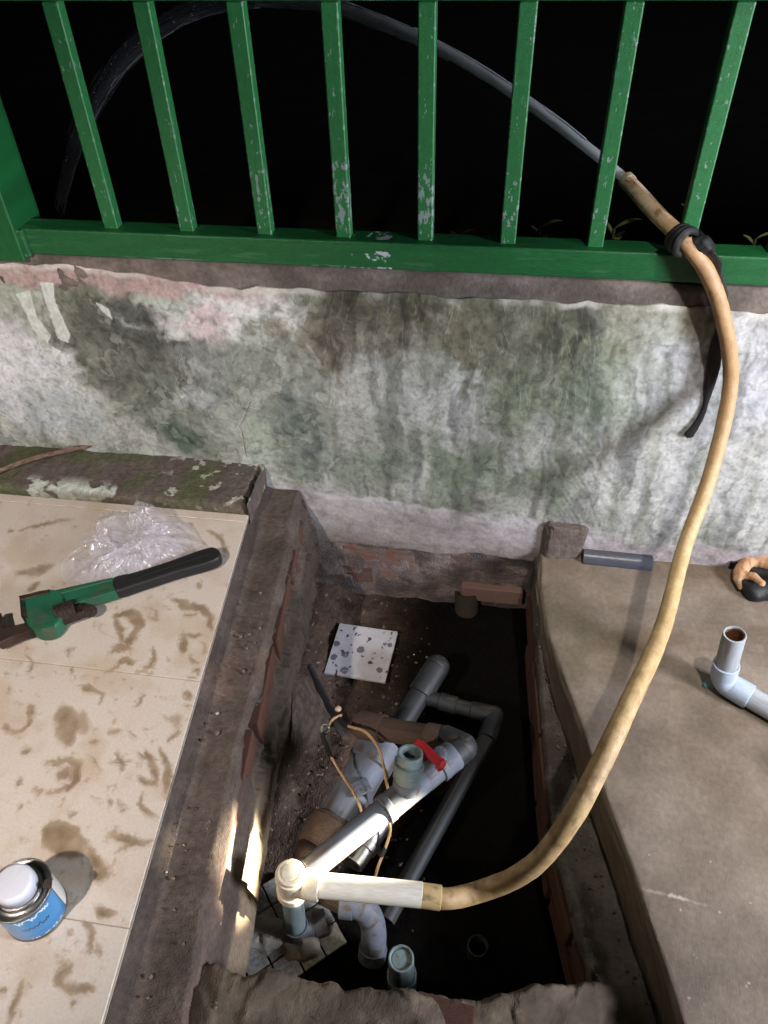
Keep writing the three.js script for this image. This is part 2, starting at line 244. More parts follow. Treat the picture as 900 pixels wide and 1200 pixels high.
{
  const brickGeo = [0, 1, 2].map((k) => { const g = new RoundedBoxGeometry(.178, .058, .03, 3, .004); const p = g.attributes.position; for (let i = 0; i < p.count; i++) p.setZ(i, p.getZ(i) + .004 * f3(p.getX(i) * 25 + k * 9, p.getY(i) * 25, k)); g.computeVertexNormals(); return g; });
  let k = 0;
  for (const [y, x0, x1, dz] of [[-.258, -.335, -.12, .0], [-.332, -.44, -.14, .001], [-.392, -.5, .2, -.006]])
    for (let x = x0; x < x1; x += .19) { const b = mesh('brick', brickGeo[k % 3], M.brick[k % 3], boundary); b.position.set(x + .09, y + rr(-.002, .002), -1.3115 + dz * .5 + rr(-.0015, .0015)); b.rotation.z = rr(-.012, .012); k++; }
  const c = WP(582, 699), b = mesh('brick', brickGeo[1], mat({ color: rgb(150, 118, 108), map: null, roughness: .95, bumpMap: grain, bumpScale: .004 }), boundary); b.position.set(c.x - .012, c.y, -1.294); b.scale.set(.86, .86, 1);
  const l = WP(385, 636), b2 = mesh('brick', brickGeo[2], M.brick[1], boundary); b2.position.set(l.x - .1, l.y + .005, -1.306); b2.scale.set(.5, .9, 1);
  // the mortar lump where the pit meets the wall, and a pipe stub plastered into the niche
  const lump = new RoundedBoxGeometry(.088, .11, .036, 14, .017); lump.translate(...WP(661, 634).toArray()); mesh('mortar_lump', jitter(lump, .011, 21, 4), mat({ map: concreteTex([108, 96, 89], [132, 119, 111], 111), bumpMap: grain, bumpScale: .006, roughness: .9 }), boundary);
  const a = WP(546, 708); mesh('pipe_stub', pipe(V(a.x, a.y + .03, -1.296), V(a.x + .004, a.y - .055, -1.262), .03, .024), mat({ color: rgb(52, 43, 36), roughness: .9, bumpMap: grain, bumpScale: .004 }), boundary);
}

// ------------------------------------------------------------------ green fence
const chipMask = (u, v, s, amt) => { const a = fbm(u * 9, v * 60, 4, s), b = fbm(u * 30, v * 200, 2, s + 5); return sstep(.64 - amt, .66 - amt, a * .75 + b * .25); };
const barTex = tex(512, 1024, (u, v) => { // eight bars side by side, v = 0 at the foot
  const k = Math.floor(u * 8), bu = u * 8 - k, n = fbm(u * 30, v * 30, 4, 121), low = sstep(.5, .2, v) * sstep(.0, .1, v) * [.02, .02, .1, .15, .17, .08, .04, .02][k];
  let c = mix3([32, 98, 52], [46, 118, 66], n); c = mul3(c, .9 + .2 * fbm(u * 160, v * 160, 2, 122));
  c = mix3(c, [132, 144, 146], chipMask(bu * .35 + k, v * .3, 131 + k, low - .035) * .95);
  const edge = Math.min(bu, 1 - bu); c = mix3(c, [120, 134, 130], .8 * sstep(.16, .05, edge) * sstep(.62, .68, fbm(k * 5.3 + (bu > .5 ? 2 : 0), v * 26, 3, 141)));
  return c;
});
const railTex = tex(2048, 256, (u, v) => { const x = u * 3.2, n = fbm(x * 12, v * 3, 4, 151); let c = mix3([20, 80, 42], [32, 102, 54], n); c = mul3(c, .88 + .24 * fbm(x * 90, v * 20, 2, 152));
  const e = sstep(.16, .0, v) + sstep(.9, 1, v) * .8; c = mix3(c, [150, 156, 150], .9 * sstep(.55, .6, fbm(x * 34, v * 5, 4, 153) + .06 * e) * sstep(.1, .4, e) * sstep(.4, .6, fbm(x * 3, 1.5, 2, 154)));  // worn chips along both edges; the top ones also paint the edge highlight
  c = mix3(c, [96, 118, 104], .4 * sstep(.62, .7, fbm(x * 6, v * 2, 4, 155)));
  const d = (x0, w) => Math.abs(x - x0) < w; if (d(1.775, .03) || d(1.73, .012)) c = mix3(c, [178, 180, 190], sstep(.5, .54, fbm(x * 46, v * 2.4, 5, 157) + .45 * (.3 - v)));
  return c; });
const streakyGreen = mat({ map: barTex, roughness: .42, bumpMap: scaled(grain, 2, 6), bumpScale: .0006 });
M.rail = mat({ map: railTex, roughness: .4, bumpMap: scaled(grain, 8, 1), bumpScale: .0006 });
const fence = thing('fence', 'green painted metal fence of upright bars with chipped paint on the low wall', 'fence');
{
  const BW = .027, BD = .024, y0 = .545, y1 = .906;
  [-.7195, -.5735, -.427, -.2835, -.139, .0045, .151, .2985].forEach((x, i) => {
    const g = new RoundedBoxGeometry(BW, y1 - y0, BD, 2, .003), uv = g.attributes.uv, p = g.attributes.position;
    for (let q = 0; q < uv.count; q++) uv.setXY(q, (i + clamp(Math.abs(p.getX(q)) > BW * .49 ? .5 + p.getZ(q) / BW : .5 + p.getX(q) / BW, .03, .97)) / 8, (p.getY(q) + (y1 - y0) / 2) / (y1 - y0));
    const b = mesh('bar', g, streakyGreen, fence); b.position.set(x, (y0 + y1) / 2, -1.312); b.rotation.z = rr(-.004, .004);
  });
  for (let x = .444; x < 2; x += .1455) { const b = mesh('bar', new RoundedBoxGeometry(BW, y1 - y0, BD, 2, .003), fence.children[0].material, fence); b.position.set(x, (y0 + y1) / 2, -1.312); }
  const rail = new RoundedBoxGeometry(4.4, .05, .05, 3, .004), uv = rail.attributes.uv, p = rail.attributes.position;
  for (let q = 0; q < uv.count; q++) { const ny = rail.attributes.normal.getY(q); uv.setXY(q, (p.getX(q) + 2) / 3.2, Math.abs(ny) > .7 ? .3 + .5 * (p.getZ(q) / .05 + .5) : clamp(.5 + p.getY(q) / .052, 0, 1)); }
  const r = mesh('rail', rail, M.rail, fence); r.position.set(0, .5275, -1.3085);
  const tr = mesh('top_rail', rail, M.rail, fence); tr.position.set(0, .9335, -1.31);
  const post = new RoundedBoxGeometry(.105, .46, .1, 2, .004), pu = post.attributes.uv, pp = post.attributes.position;
  for (let q = 0; q < pu.count; q++) pu.setXY(q, .25 + pp.getX(q) * .4, .15 + .7 * (pp.getY(q) + .23) / .46);
  const po = mesh('post', post, M.rail, fence); po.position.set(-.945, .725, -1.315);
  const cap = WP(0, 290); mesh('post_foot', box(.17, .052, .012, -.968, .5275, -1.2785, .003), M.rail, fence);
}

// ------------------------------------------------------------------ tiled floor on the left, its base and the ledge behind it
const tileEdge = (z) => -.498 + .0775 * (z + 1.161);
const FX0 = -1.2, FX1 = -.38, FZ0 = -1.16, FZ1 = -.13;
const FP = (px, py) => { const p = onY(px, py, 0); return [p.x, -p.z]; };
const stroke = (g, X, Y, pts, w, a = 1) => { // a smear through points of the floor, thick and thin
  g.globalAlpha = a; const q = pts.map(([x, y]) => FP(x, y));
  for (let i = 1; i < q.length; i++) for (let k = 0; k < 24; k++) { const t = k / 24, f = (i - 1 + t) / (q.length - 1), ww = w * (.35 + .75 * Math.sin(Math.PI * clamp(f * .9 + .07))) * rr(.7, 1.1); g.beginPath(); g.arc(X(lerp(q[i - 1][0], q[i][0], t)), Y(lerp(q[i - 1][1], q[i][1], t)), Math.max(.8, ww * .00145 * 1100 / 2), 0, 7); g.fill(); }
  g.globalAlpha = 1;
};
const stains = overlay(FX0, FX1, -FZ1, -FZ0, 1100, (g, X, Y) => {
  const s = (...a) => stroke(g, X, Y, ...a);
  s([[134, 722], [148, 718], [158, 722], [162, 733], [155, 748], [148, 756]], 13, .8); s([[134, 726], [140, 738], [146, 752]], 8, .45); s([[122, 728], [118, 736], [124, 744], [138, 748]], 2, .25);
  s([[133, 764], [140, 758], [150, 757]], 9, .8); s([[138, 779], [146, 774], [155, 778]], 11, .85); s([[122, 789], [132, 784], [142, 780]], 3, .8); s([[150, 752], [155, 764]], 3, .7);
  s([[181, 758], [180, 770], [174, 780], [168, 783]], 5, .8); s([[212, 743], [228, 744], [236, 742]], 5, .8); s([[216, 745], [214, 755], [213, 764]], 10, .85); s([[222, 770], [228, 775], [234, 776]], 4, .7);
  s([[205, 702], [224, 712], [236, 710], [245, 722], [249, 738]], 11, .7); s([[216, 722], [226, 721], [232, 718]], 4, .6); s([[170, 713], [184, 716], [186, 726], [172, 728]], 4, .2);
  s([[98, 806], [106, 807], [115, 810], [122, 812], [120, 820], [117, 824]], 3.5, .85); s([[98, 806], [108, 809]], 10, .8); s([[160, 826], [166, 816], [172, 813]], 3, .85); s([[164, 817], [165, 824]], 3, .8); 
  s([[6, 852], [10, 855], [22, 856], [32, 850], [38, 840], [44, 836]], 4, .8); s([[34, 826], [38, 833], [36, 838]], 6, .8); s([[6, 849], [10, 853]], 6, .8);
  s([[52, 896], [64, 894], [72, 890], [84, 891], [91, 899], [89, 912], [80, 922], [66, 928], [54, 930]], 8, .9); s([[40, 924], [48, 927], [42, 934]], 4, .7); s([[70, 908], [80, 906]], 14, .22);
  s([[172, 879], [176, 890], [180, 905], [183, 918]], 7, .85); s([[162, 911], [172, 917], [184, 920]], 6, .8); s([[160, 882], [172, 892]], 3, .7); s([[188, 878], [194, 892], [197, 910], [195, 925], [192, 934]], 8, .7); s([[176, 920], [168, 914]], 3, .6);
  s([[197, 868], [202, 860], [210, 854]], 5, .75); s([[140, 880], [143, 893], [141, 903]], 5, .7); s([[130, 891], [142, 894], [152, 891]], 2.5, .6); s([[100, 886], [112, 893], [120, 906]], 2.5, .4); s([[150, 858], [160, 866]], 2.5, .5); s([[130, 855], [138, 858]], 5, .6); s([[106, 872], [118, 866]], 5, .35);
  s([[168, 930], [166, 944], [174, 954], [184, 962]], 4, .6); s([[126, 936], [128, 945]], 4, .8); s([[138, 940], [148, 942]], 3, .8); s([[142, 950], [150, 944]], 3, .7); s([[80, 955], [92, 950]], 6, .6); s([[20, 919], [22, 914]], 5, .7); s([[20, 950], [26, 942]], 4, .35); s([[28, 880], [34, 878]], 8, .35);
  s([[58, 970], [70, 980], [84, 990], [96, 1000]], 26, .75); s([[60, 972], [64, 985]], 8, .6); s([[132, 980], [146, 982], [160, 986], [176, 984]], 9, .65); s([[140, 968], [132, 976]], 3, .5); s([[104, 994], [112, 1006], [122, 1020], [128, 1030]], 8, .7); s([[112, 1024], [122, 1032]], 8, .6); s([[108, 990], [112, 1004], [108, 1020], [100, 1050]], 3, .5);
  s([[132, 1000], [150, 992], [170, 990]], 4, .4); s([[115, 1062], [122, 1068], [134, 1074]], 8, .4); s([[98, 1080], [106, 1092], [108, 1112]], 6, .7); s([[66, 1142], [74, 1134], [84, 1132]], 8, .4); s([[70, 1150], [84, 1156], [106, 1160]], 9, .7); s([[68, 1140], [74, 1152]], 7, .6); s([[86, 1172], [88, 1180]], 4, .7);
  s([[24, 1150], [22, 1168], [14, 1184], [8, 1196]], 7, .7); s([[0, 1160], [4, 1162]], 5, .8); s([[60, 1040], [56, 1050]], 3, .3); s([[114, 1104], [122, 1120]], 3, .5);
  s([[22, 622], [40, 616], [60, 612], [86, 610]], 6, .45); s([[40, 618], [54, 613]], 8, .5); s([[8, 624], [16, 621]], 4, .6); s([[36, 690], [42, 684]], 10, .5); s([[20, 672], [44, 670], [64, 660]], 18, .14); s([[245, 622], [262, 634], [264, 648]], 7, .45); s([[232, 690], [234, 684]], 6, .25);
  s([[76, 830], [78, 850], [80, 872]], 26, .16); s([[96, 832], [98, 860]], 14, .12); s([[200, 842], [210, 850]], 14, .12); s([[30, 768], [38, 775], [36, 785], [30, 788]], 4, .6); s([[36, 776], [50, 777]], 3, .5); s([[84, 760], [82, 770]], 3, .5); s([[78, 764], [90, 757]], 3, .35); s([[84, 780], [84, 788]], 4, .4);
  s([[222, 788], [232, 784], [230, 792]], 4, .75); s([[218, 794], [230, 797]], 3, .6); s([[216, 812], [224, 816]], 6, .8); s([[220, 825], [222, 828]], 4, .8); s([[236, 752], [242, 760], [238, 766]], 3, .6); s([[262, 655], [255, 668]], 3, .2);
  for (let i = 0; i < 260; i++) { const x = rr(0, 290), y = rr(600, 1195); s([[x, y], [x + rr(-5, 5), y + rr(-4, 4)]], rr(.8, 3), rr(.1, .6)); }
});
const floorAt = (x, w) => { // w = -z
  const a = fbm(x * 30, w * 30, 3, 201) - .5, b = fbm(x * 30 + 7, w * 30, 3, 202) - .5, e = fbm(x * 160, w * 160, 2, 207) - .5;
  let m = 0; const sx = x + a * .014 + e * .005, sw = w + b * .014 - e * .005; for (let i = 0; i < 7; i++) m += stains(sx + Math.cos(i * 2.4) * .0011 * i, sw + Math.sin(i * 2.4) * .0011 * i) / 7;
  const  m2 = stains(x + a * .03 + e * .012, w + b * .03);
  let c = mix3([201, 190, 178], [212, 203, 193], fbm(x * 5, w * 5, 4, 203)); c = mix3(c, [196, 180, 164], .5 * sstep(.52, .75, fbm(x * 14, w * 14, 4, 204)));
  c = mix3(c, [176, 152, 124], .4 * m2); c = mix3(c, [186, 166, 142], .5 * sstep(.5, .72, fbm(x * 9 + 4, w * 9, 5, 212))); c = mix3(c, mix3([132, 108, 80], [96, 78, 58], fbm(x * 50, w * 50, 3, 205)), clamp(m * (.35 + .8 * fbm(x * 34, w * 34, 2, 206))) * .8);
  c = mix3(c, [166, 142, 116], .55 * sstep(.66, .78, fbm(x * 42, w * 42, 4, 208)) * sstep(.4, .6, fbm(x * 6, w * 6, 2, 209)));
  return mul3(c, .96 + .08 * fbm(x * 240, w * 240, 2, 210));
};
const floorTex = tex(1152, 1448, (u, v) => floorAt(lerp(FX0, FX1, u), lerp(-FZ1, -FZ0, v)), true, THREE.MirroredRepeatWrapping);
const floorRough = gtex(512, 640, (u, v) => { const x = lerp(FX0, FX1, u), w = lerp(-FZ1, -FZ0, v); return .3 + .25 * fbm(x * 12, w * 12, 3, 211) + .4 * stains(x, w); }, THREE.MirroredRepeatWrapping);
M.tile = mat({ map: floorTex, roughnessMap: floorRough, roughness: 1 });
const floor = struct(addAt(Object.assign(new THREE.Group(), { name: 'tile_floor' })));
function slabPiece(x0, x1, z0, z1, top, thick, cut) { // a flat piece whose right side may follow the cut edge
  const xr = (z) => (cut ? tileEdge(z) : x1), sh = new THREE.Shape([new THREE.Vector2(x0, -z0), new THREE.Vector2(xr(z0), -z0), new THREE.Vector2(xr(z1), -z1), new THREE.Vector2(x0, -z1)]);
  const g = new THREE.ExtrudeGeometry(sh, { depth: thick - .001, bevelEnabled: true, bevelSize: .0007, bevelThickness: .001, bevelOffset: -.0007, bevelSegments: 1 });
  g.rotateX(-Math.PI / 2); g.translate(0, top - thick, 0);
  const p = g.attributes.position, uv = g.attributes.uv; for (let i = 0; i < p.count; i++) uv.setXY(i, (p.getX(i) - FX0) / (FX1 - FX0), (-p.getZ(i) + FZ1) / (FZ1 - FZ0) * -1 + 0);
  for (let i = 0; i < p.count; i++) uv.setXY(i, (p.getX(i) - FX0) / (FX1 - FX0), (-p.getZ(i) + FZ1) / (FZ1 - FZ0));
  return g;
}
{
  const zs = [-1.142, -1.119, -.7205, -.3195, .08, .48, .88, 1.28, 1.68, 2.08], joints = [[], [], [], [-.618]];
  for (let i = 0; i < zs.length - 1; i++) {
    const js = joints[i] ?? [-.86], xs = [-2.9, -1.9, ...(js.length ? js : [-1.32]), 0];
    for (let k = 0; k < xs.length - 1; k++) mesh('tile', slabPiece(xs[k] + .0005, xs[k + 1] - .0005, zs[i] + .0008, zs[i + 1] - .0008, rr(-.0006, .0006), .011, k === xs.length - 2), M.tile, floor);
  }
  // grout and the mortar bed whose raw side shows along the cut edge
  mesh('grout', slabPiece(-2.9, 0, -1.142, 2.08, -.0022, .008, true), mat({ color: rgb(164, 147, 130), roughness: .95 }), floor);
  const bed = grid(340, 22, (u, v) => { const z = lerp(-1.24, 2.08, u * u * .75 + u * .25), e = tileEdge(z) - .014 + .006 * f3(z * 22, v * 3, 4) * 2; const q = resample([[-2.9, -.0105], [e - .012, -.0105], [e - .002, -.014], [e + .002, -.03], [e + .003, -.06], [e, -.12]].map(([a, b], i) => [a, b, i === 1 ? .004 : 1]), 22)[Math.round(v * 22)]; return V(q[0] + (v > .5 ? .004 * n3(z * 70, v * 9, 3) : 0), q[1], z); }, (u, v, q) => [q.z * 2.5, (q.y + q.x) * 2.5], true);
  mesh('mortar_bed', bed, mat({ map: concreteTex([66, 57, 52], [90, 79, 72], 72), bumpMap: grain, bumpScale: .004, roughness: .9 }), floor);
}
const ledgeTex = tex(1024, 256, (u, v) => { // u along the ledge, v from the front foot up over the top
  const x = u * 1.2, y = v * .2, n = fbm(x * 14, y * 14, 4, 221), f = fbm(x * 80, y * 80, 3, 222); let c = mix3([80, 70, 65], [108, 97, 92], n);
  c = mix3(c, [82, 86, 58], .85 * sstep(.5, .64, fbm(x * 9, y * 9, 4, 223)) * sstep(.35, .55, u)); const front = sstep(.3, .22, v); c = mix3(c, mix3([74, 84, 52], [118, 124, 92], f), front * sstep(.75, .35, u) * .9);
  c = mix3(c, [196, 204, 196], sstep(.5, .58, fbm(x * 22, y * 30, 4, 224) + .3 * (1 - Math.abs(u - .655) / .07)) * (Math.abs(u - .655) < .1 ? 1 : 0) * sstep(.5, .3, v)); c = mix3(c, [186, 188, 174], .8 * sstep(.62, .66, fbm(x * 30, y * 36, 4, 225)) * sstep(.78, .86, u));
  c = mix3(c, [96, 90, 72], .6 * front * sstep(.4, .8, u)); return mul3(c, .82 + .36 * f); }, true, THREE.ClampToEdgeWrapping);
{
  const LX = -.497, g = grid(300, 40, (u, v) => {
    const x = lerp(-1.62, LX, u), q = resample([[-1.143, -.03], [-1.145, .016], [-1.15, .0225], [-1.3, .027]], 40)[Math.round(v * 40)], end = sstep(LX - .02, LX, x);
    return V(x + .004 * n3(q[0] * 50, q[1] * 50, 2), q[1] - .05 * end * end * end + .003 * f3(x * 25, q[0] * 25, 1) * 2, q[0] + .005 * f3(x * 18, q[1] * 30, 7) * 2 * (v < .6 ? 1 : .2));
  }, (u, v) => [clamp((lerp(-1.62, LX, u) + 1.69) / 1.2), v], true);
  struct(mesh('concrete_ledge', [g, grid(8, 24, (u, v) => V(LX + .001 + .004 * f3(u * 4, 2, v * 6), lerp(.028, -.12, u), lerp(-1.143, -1.29, v)), (u, v) => [.93 + .05 * u, .5 + .45 * v])], mat({ map: ledgeTex, bumpMap: scaled(grain, 3, 1), bumpScale: .005, roughness: .88 })));
}

// ------------------------------------------------------------------ pit: left wall, front rim, right wall, floor
const XI = [[-1.27, -.410], [-1.215, -.408], [-1.06, -.396], [-.84, -.38], [-.63, -.372], [-.47, -.357], [-.30, -.334], [-.1, -.31]];
const XB = [[-1.27, -.385], [-1.09, -.371], [-.84, -.352], [-.707, -.346], [-.417, -.317], [-.1, -.29]];
const leftProfile = (z) => { const e = tileEdge(z) - .01, xi = table(XI, z), xb = table(XB, z), lift = .012 * sstep(-1.12, -1.2, z); return [[e - .02, -.03], [e + .004, -.022 + lift * .6], [lerp(e, xi, .16), -.042 + lift], [lerp(e, xi, .34), -.053 + lift], [lerp(e, xi, .75), -.051 + lift], [xi - .012, -.05 + lift], [xi, -.062], [xi + .004, -.09], [lerp(xi, xb, .5) + .008, -.17], [xb, -.245], [xb - .006, -.262], [xb - .04, -.275], [xb - .06, -.3], [xb - .062, -.43]]; };
const bareAt = (z, y) => { // 0..1: where the mortar has come away from the bricks
  const n = fbm(z * 18, y * 30, 4, 301); return sstep(.5, .56, n + .34 * sstep(-.072, -.085, y) * sstep(-.19, -.15, y) * sstep(-1.18, -1.0, z) * sstep(-.56, -.64, z) - .14);
};
const leftTex = tex(2048, 512, (u, v) => { // u: z from -1.27 to -.1; v along the profile by height index
  const z = lerp(-1.27, -.1, u), t = v, n = fbm(z * 16, t * 8, 5, 311), f = fbm(z * 120, t * 60, 3, 312); let c = mix3([70, 60, 54], [92, 81, 74], sstep(.25, .75, n));
  c = mix3(c, [78, 66, 56], .7 * sstep(.58, .7, fbm(z * 30, t * 10, 4, 313))); c = mix3(c, [138, 108, 94], .3 * sstep(.55, .75, fbm(z * 7, t * 5, 3, 314)));
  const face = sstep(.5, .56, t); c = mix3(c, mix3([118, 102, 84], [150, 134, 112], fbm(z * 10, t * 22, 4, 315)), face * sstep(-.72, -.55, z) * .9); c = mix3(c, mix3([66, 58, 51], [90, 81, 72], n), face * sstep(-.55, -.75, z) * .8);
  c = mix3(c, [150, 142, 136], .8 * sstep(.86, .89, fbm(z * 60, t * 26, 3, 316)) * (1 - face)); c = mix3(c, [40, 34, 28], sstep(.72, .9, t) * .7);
  return mul3(c, .8 + .4 * f); }, true, THREE.ClampToEdgeWrapping);
const pit = thing('pit_wall', 'raw brown mortar and brick wall along the left side of the pit beside the tiles', 'wall');
{
  const NJ = 110, NI = 420, g = grid(NI, NJ, (u, v) => {
    const z = lerp(-1.275, -.1, u), q = resample(leftProfile(z).map((p, i) => [...p, [1, 1, .9, .8, .7, 1.2, 1.6, 1.6, 1.3, 1.3, 1.5, .8, .6, .3][i]]), NJ)[Math.round(v * NJ)]; let [x, y] = q;
    const top = y > -.066, edge = sstep(.03, 0, Math.abs(y + .068)), k = top ? 0 : 1, r = f3(z * 14, y * 14, x * 14, 4), r2 = n3(z * 60, y * 60, x * 60);
    const slabs = Math.round((fbm(z * 11, y * 4 + 3, 3, 303) * 3)) * .006 * k * sstep(-.27, -.25, y);
    const calm = sstep(-.58, -.66, z) * .85 + .15; x += k * calm * (.016 * r - slabs + .006 + .003 * r2) + k * (1 - calm) * .006 * f3(z * 6, y * 6, 9, 2) + edge * .018 * f3(z * 9, 1, 4, 4); y += (top ? .006 * f3(z * 5.3, y * 8, x * 11, 4) + .0003 * r2 : .003 * r2) + edge * .01 * f3(z * 12, 5, 2, 4);
    if (!top && y > -.26) x -= .013 * bareAt(z, y) * sstep(-.58, -.64, z);
    if (x < tileEdge(z) + .012) y -= .0;
    return V(x, y, z + (top ? .001 : .004) * r2);
  }, (u, v) => [u, v]);
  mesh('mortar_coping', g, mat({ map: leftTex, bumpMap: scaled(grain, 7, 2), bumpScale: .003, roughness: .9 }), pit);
  const bg = [0, 1].map((s) => { const q = new RoundedBoxGeometry(.03, .075, .175, 2, .004); return jitter(q, .0016, 40 + s * 9); });
  for (const [y, off] of [[-.13, 0]]) for (let i = 0; i < (y > -.2 ? 4 : 2); i++) { const z = -1.16 + off + i * .185, x = lerp(table(XI, z), table(XB, z), (-.068 - y) / .18), b = mesh('brick', bg[i % 2], M.redBrick, pit); b.position.set(x - .0225, y, z); b.rotation.set(0, .09, 0); }
  mesh('end_cap', grid(1, 12, (u, v) => { const q = leftProfile(-1.27)[v * 12 | 0]; return u ? V(q[0], q[1], -1.272) : V(-.5, -.3, -1.272); }), M.mud, pit);
  // a broken sheet of mortar leaning at the foot of the wall
  const c0 = onY(362, 792, -.3), c1 = onY(392, 850, -.37), c2 = onY(340, 880, -.385), c3 = onY(345, 800, -.3);
  const sh = grid(14, 14, (u, v) => { const p = c3.clone().lerp(c0, u), q = c2.clone().lerp(c1, u); p.lerp(q, v); p.y += .006 * f3(p.x * 30, p.z * 30, 2); p.x += .008 * f3(p.z * 30, 3, p.y * 30); return p; });
  mesh('broken_render', [sh, sh.clone().translate(-.004, -.014, 0)], M.mud, pit);
}
const rimTop = (x) => table([[-.6, -.1], [-.4, -.09], [-.345, -.068], [-.3, -.06], [-.26, -.064], [-.2, -.085], [-.06, -.105], [.07, -.14], [.15, -.18], [.21, -.21], [.3, -.25]], x);
const rimZ = (x) => { const rows = [[250, 1128], [285, 1140], [330, 1136], [362, 1146], [420, 1152], [455, 1156], [500, 1160], [560, 1168], [600, 1160], [640, 1152], [680, 1148], [720, 1150]].map(([px, py]) => { const gy = table([[250, -.068], [330, -.08], [455, -.105], [560, -.14], [620, -.18], [680, -.21], [720, -.25]], px), p = onY(px, py, gy); return [p.x, p.z]; }); return rows; };
const RIMZ = rimZ();
const rim = thing('pit_rim', 'lumpy brown mortar rim at the near end of the pit', 'rim');
{
  const NJ = 90, NI = 330, lump = (x, z) => (.006 * f3(x * 9, 2, z * 9, 3) * 2 + .006 * sstep(.02, .14, f3(x * 14, 8, z * 14, 2))) + .0012 * f3(x * 60, 1, z * 60, 2);
  const g = grid(NI, NJ, (u, v) => {
    const x = lerp(-.425, .31, u), zi = table(RIMZ, x) + .007 * f3(x * 30, 1, 7, 3) * 2, y0 = rimTop(x), q = resample([[.5, y0 - .01], [zi + .2, y0 + .004, .5], [zi + .03, y0 + .004, 1.4], [zi + .008, y0 - .002, 2], [zi, y0 - .014, 2], [zi + .004, y0 - .06, 1], [zi + .004, -.43, .4]], NJ)[Math.round(v * NJ)];
    const k = sstep(-.43, -.3, q[1]); return V(x + .003 * n3(q[0] * 40, x * 40, 4), q[1] + lump(x, q[0]) * k - .004, q[0] + .006 * f3(x * 30, q[1] * 30, 6, 3) * k * sstep(.1, .0, q[0] - zi));
  }, (u, v, q) => [q.x * 1.6, (q.z - q.y) * 1.6], true);
  mesh('mortar', g, mat({ map: concreteTex([68, 57, 46], [100, 88, 74], 321), bumpMap: scaled(grain, 2.6), bumpScale: .002, roughness: .92 }), rim);
  const p = onY(522, 1166, -.128); const b = mesh('brick', jitter(new RoundedBoxGeometry(.085, .03, .04, 3, .004), .002, 40), M.redBrick, rim); b.position.set(p.x, p.y - .012, p.z + .024); b.rotation.y = -.12;
}
const XR = [[-1.3, .128], [-1.07, .142], [-.787, .164], [-.622, .179], [-.424, .23], [-.36, .25]];
const slabX = (z) => table([[-1.3, .136], [-1.16, .14], [-1.044, .153], [-.776, .23], [-.567, .29], [-.358, .344], [.1, .46], [2.2, .9]], z);
const lowY = (z) => table([[-1.3, -.185], [-1.12, -.2], [-.95, -.262], [-.5, -.272], [-.36, -.262], [-.2, -.255]], z);
const sideWall = thing('pit_wall', 'shadowed brick wall with a low mortar top along the right side of the pit', 'wall');
{
  const NJ = 60, NI = 300, ridge = (x, z) => { const d = x - table(XR, z); return .026 * sstep(.045, .012, d) * sstep(-.66, -.5, z) * sstep(.4, .52, fbm(x * 40, z * 26, 3, 331) + .12); };
  const g = grid(NI, NJ, (u, v) => {
    const z = lerp(-1.285, .3, u), xi = table(XR, z), xs = Math.max(slabX(z), xi + .01), y = lowY(z), q = resample([[xs + .03, y - .002, 1], [xi + .006, y, 1], [xi, y - .01, 1], [xi + .002, -.43, .6]], NJ)[Math.round(v * NJ)], top = q[1] > y - .012, r = f3(z * 20, q[0] * 20, q[1] * 20, 4);
    return V(q[0] + (top ? 0 : .01 * r), q[1] + (top ? .006 * r + ridge(q[0], z) : 0), z + .004 * n3(z * 50, q[0] * 50, 1));
  }, (u, v, q) => [q.z * 2, (q.x - q.y) * 2]);
  mesh('mortar', g, mat({ map: concreteTex([72, 66, 58], [104, 96, 88], 333), bumpMap: scaled(grain, 2), bumpScale: .006, roughness: .85 }), sideWall);
  const bg = [0, 1].map((s) => jitter(new RoundedBoxGeometry(.02, .064, .18, 2, .004), .0016, 38 + s * 11));
  for (const [y, off] of [[-.317, .03], [-.389, .12]]) for (let i = 0; i < 5; i++) { const z = -1.18 + off + i * .188, x = (table(XR, z - .04) + table(XR, z + .04)) / 2, b = mesh('brick', bg[i % 2], M.redBrick, sideWall); b.position.set(x + .003, y, z); b.rotation.y = -Math.atan2(table(XR, z + .06) - table(XR, z - .06), .12) * -1; }
}
const pitFloor = struct(addAt(Object.assign(new THREE.Group(), { name: 'pit_floor' })));
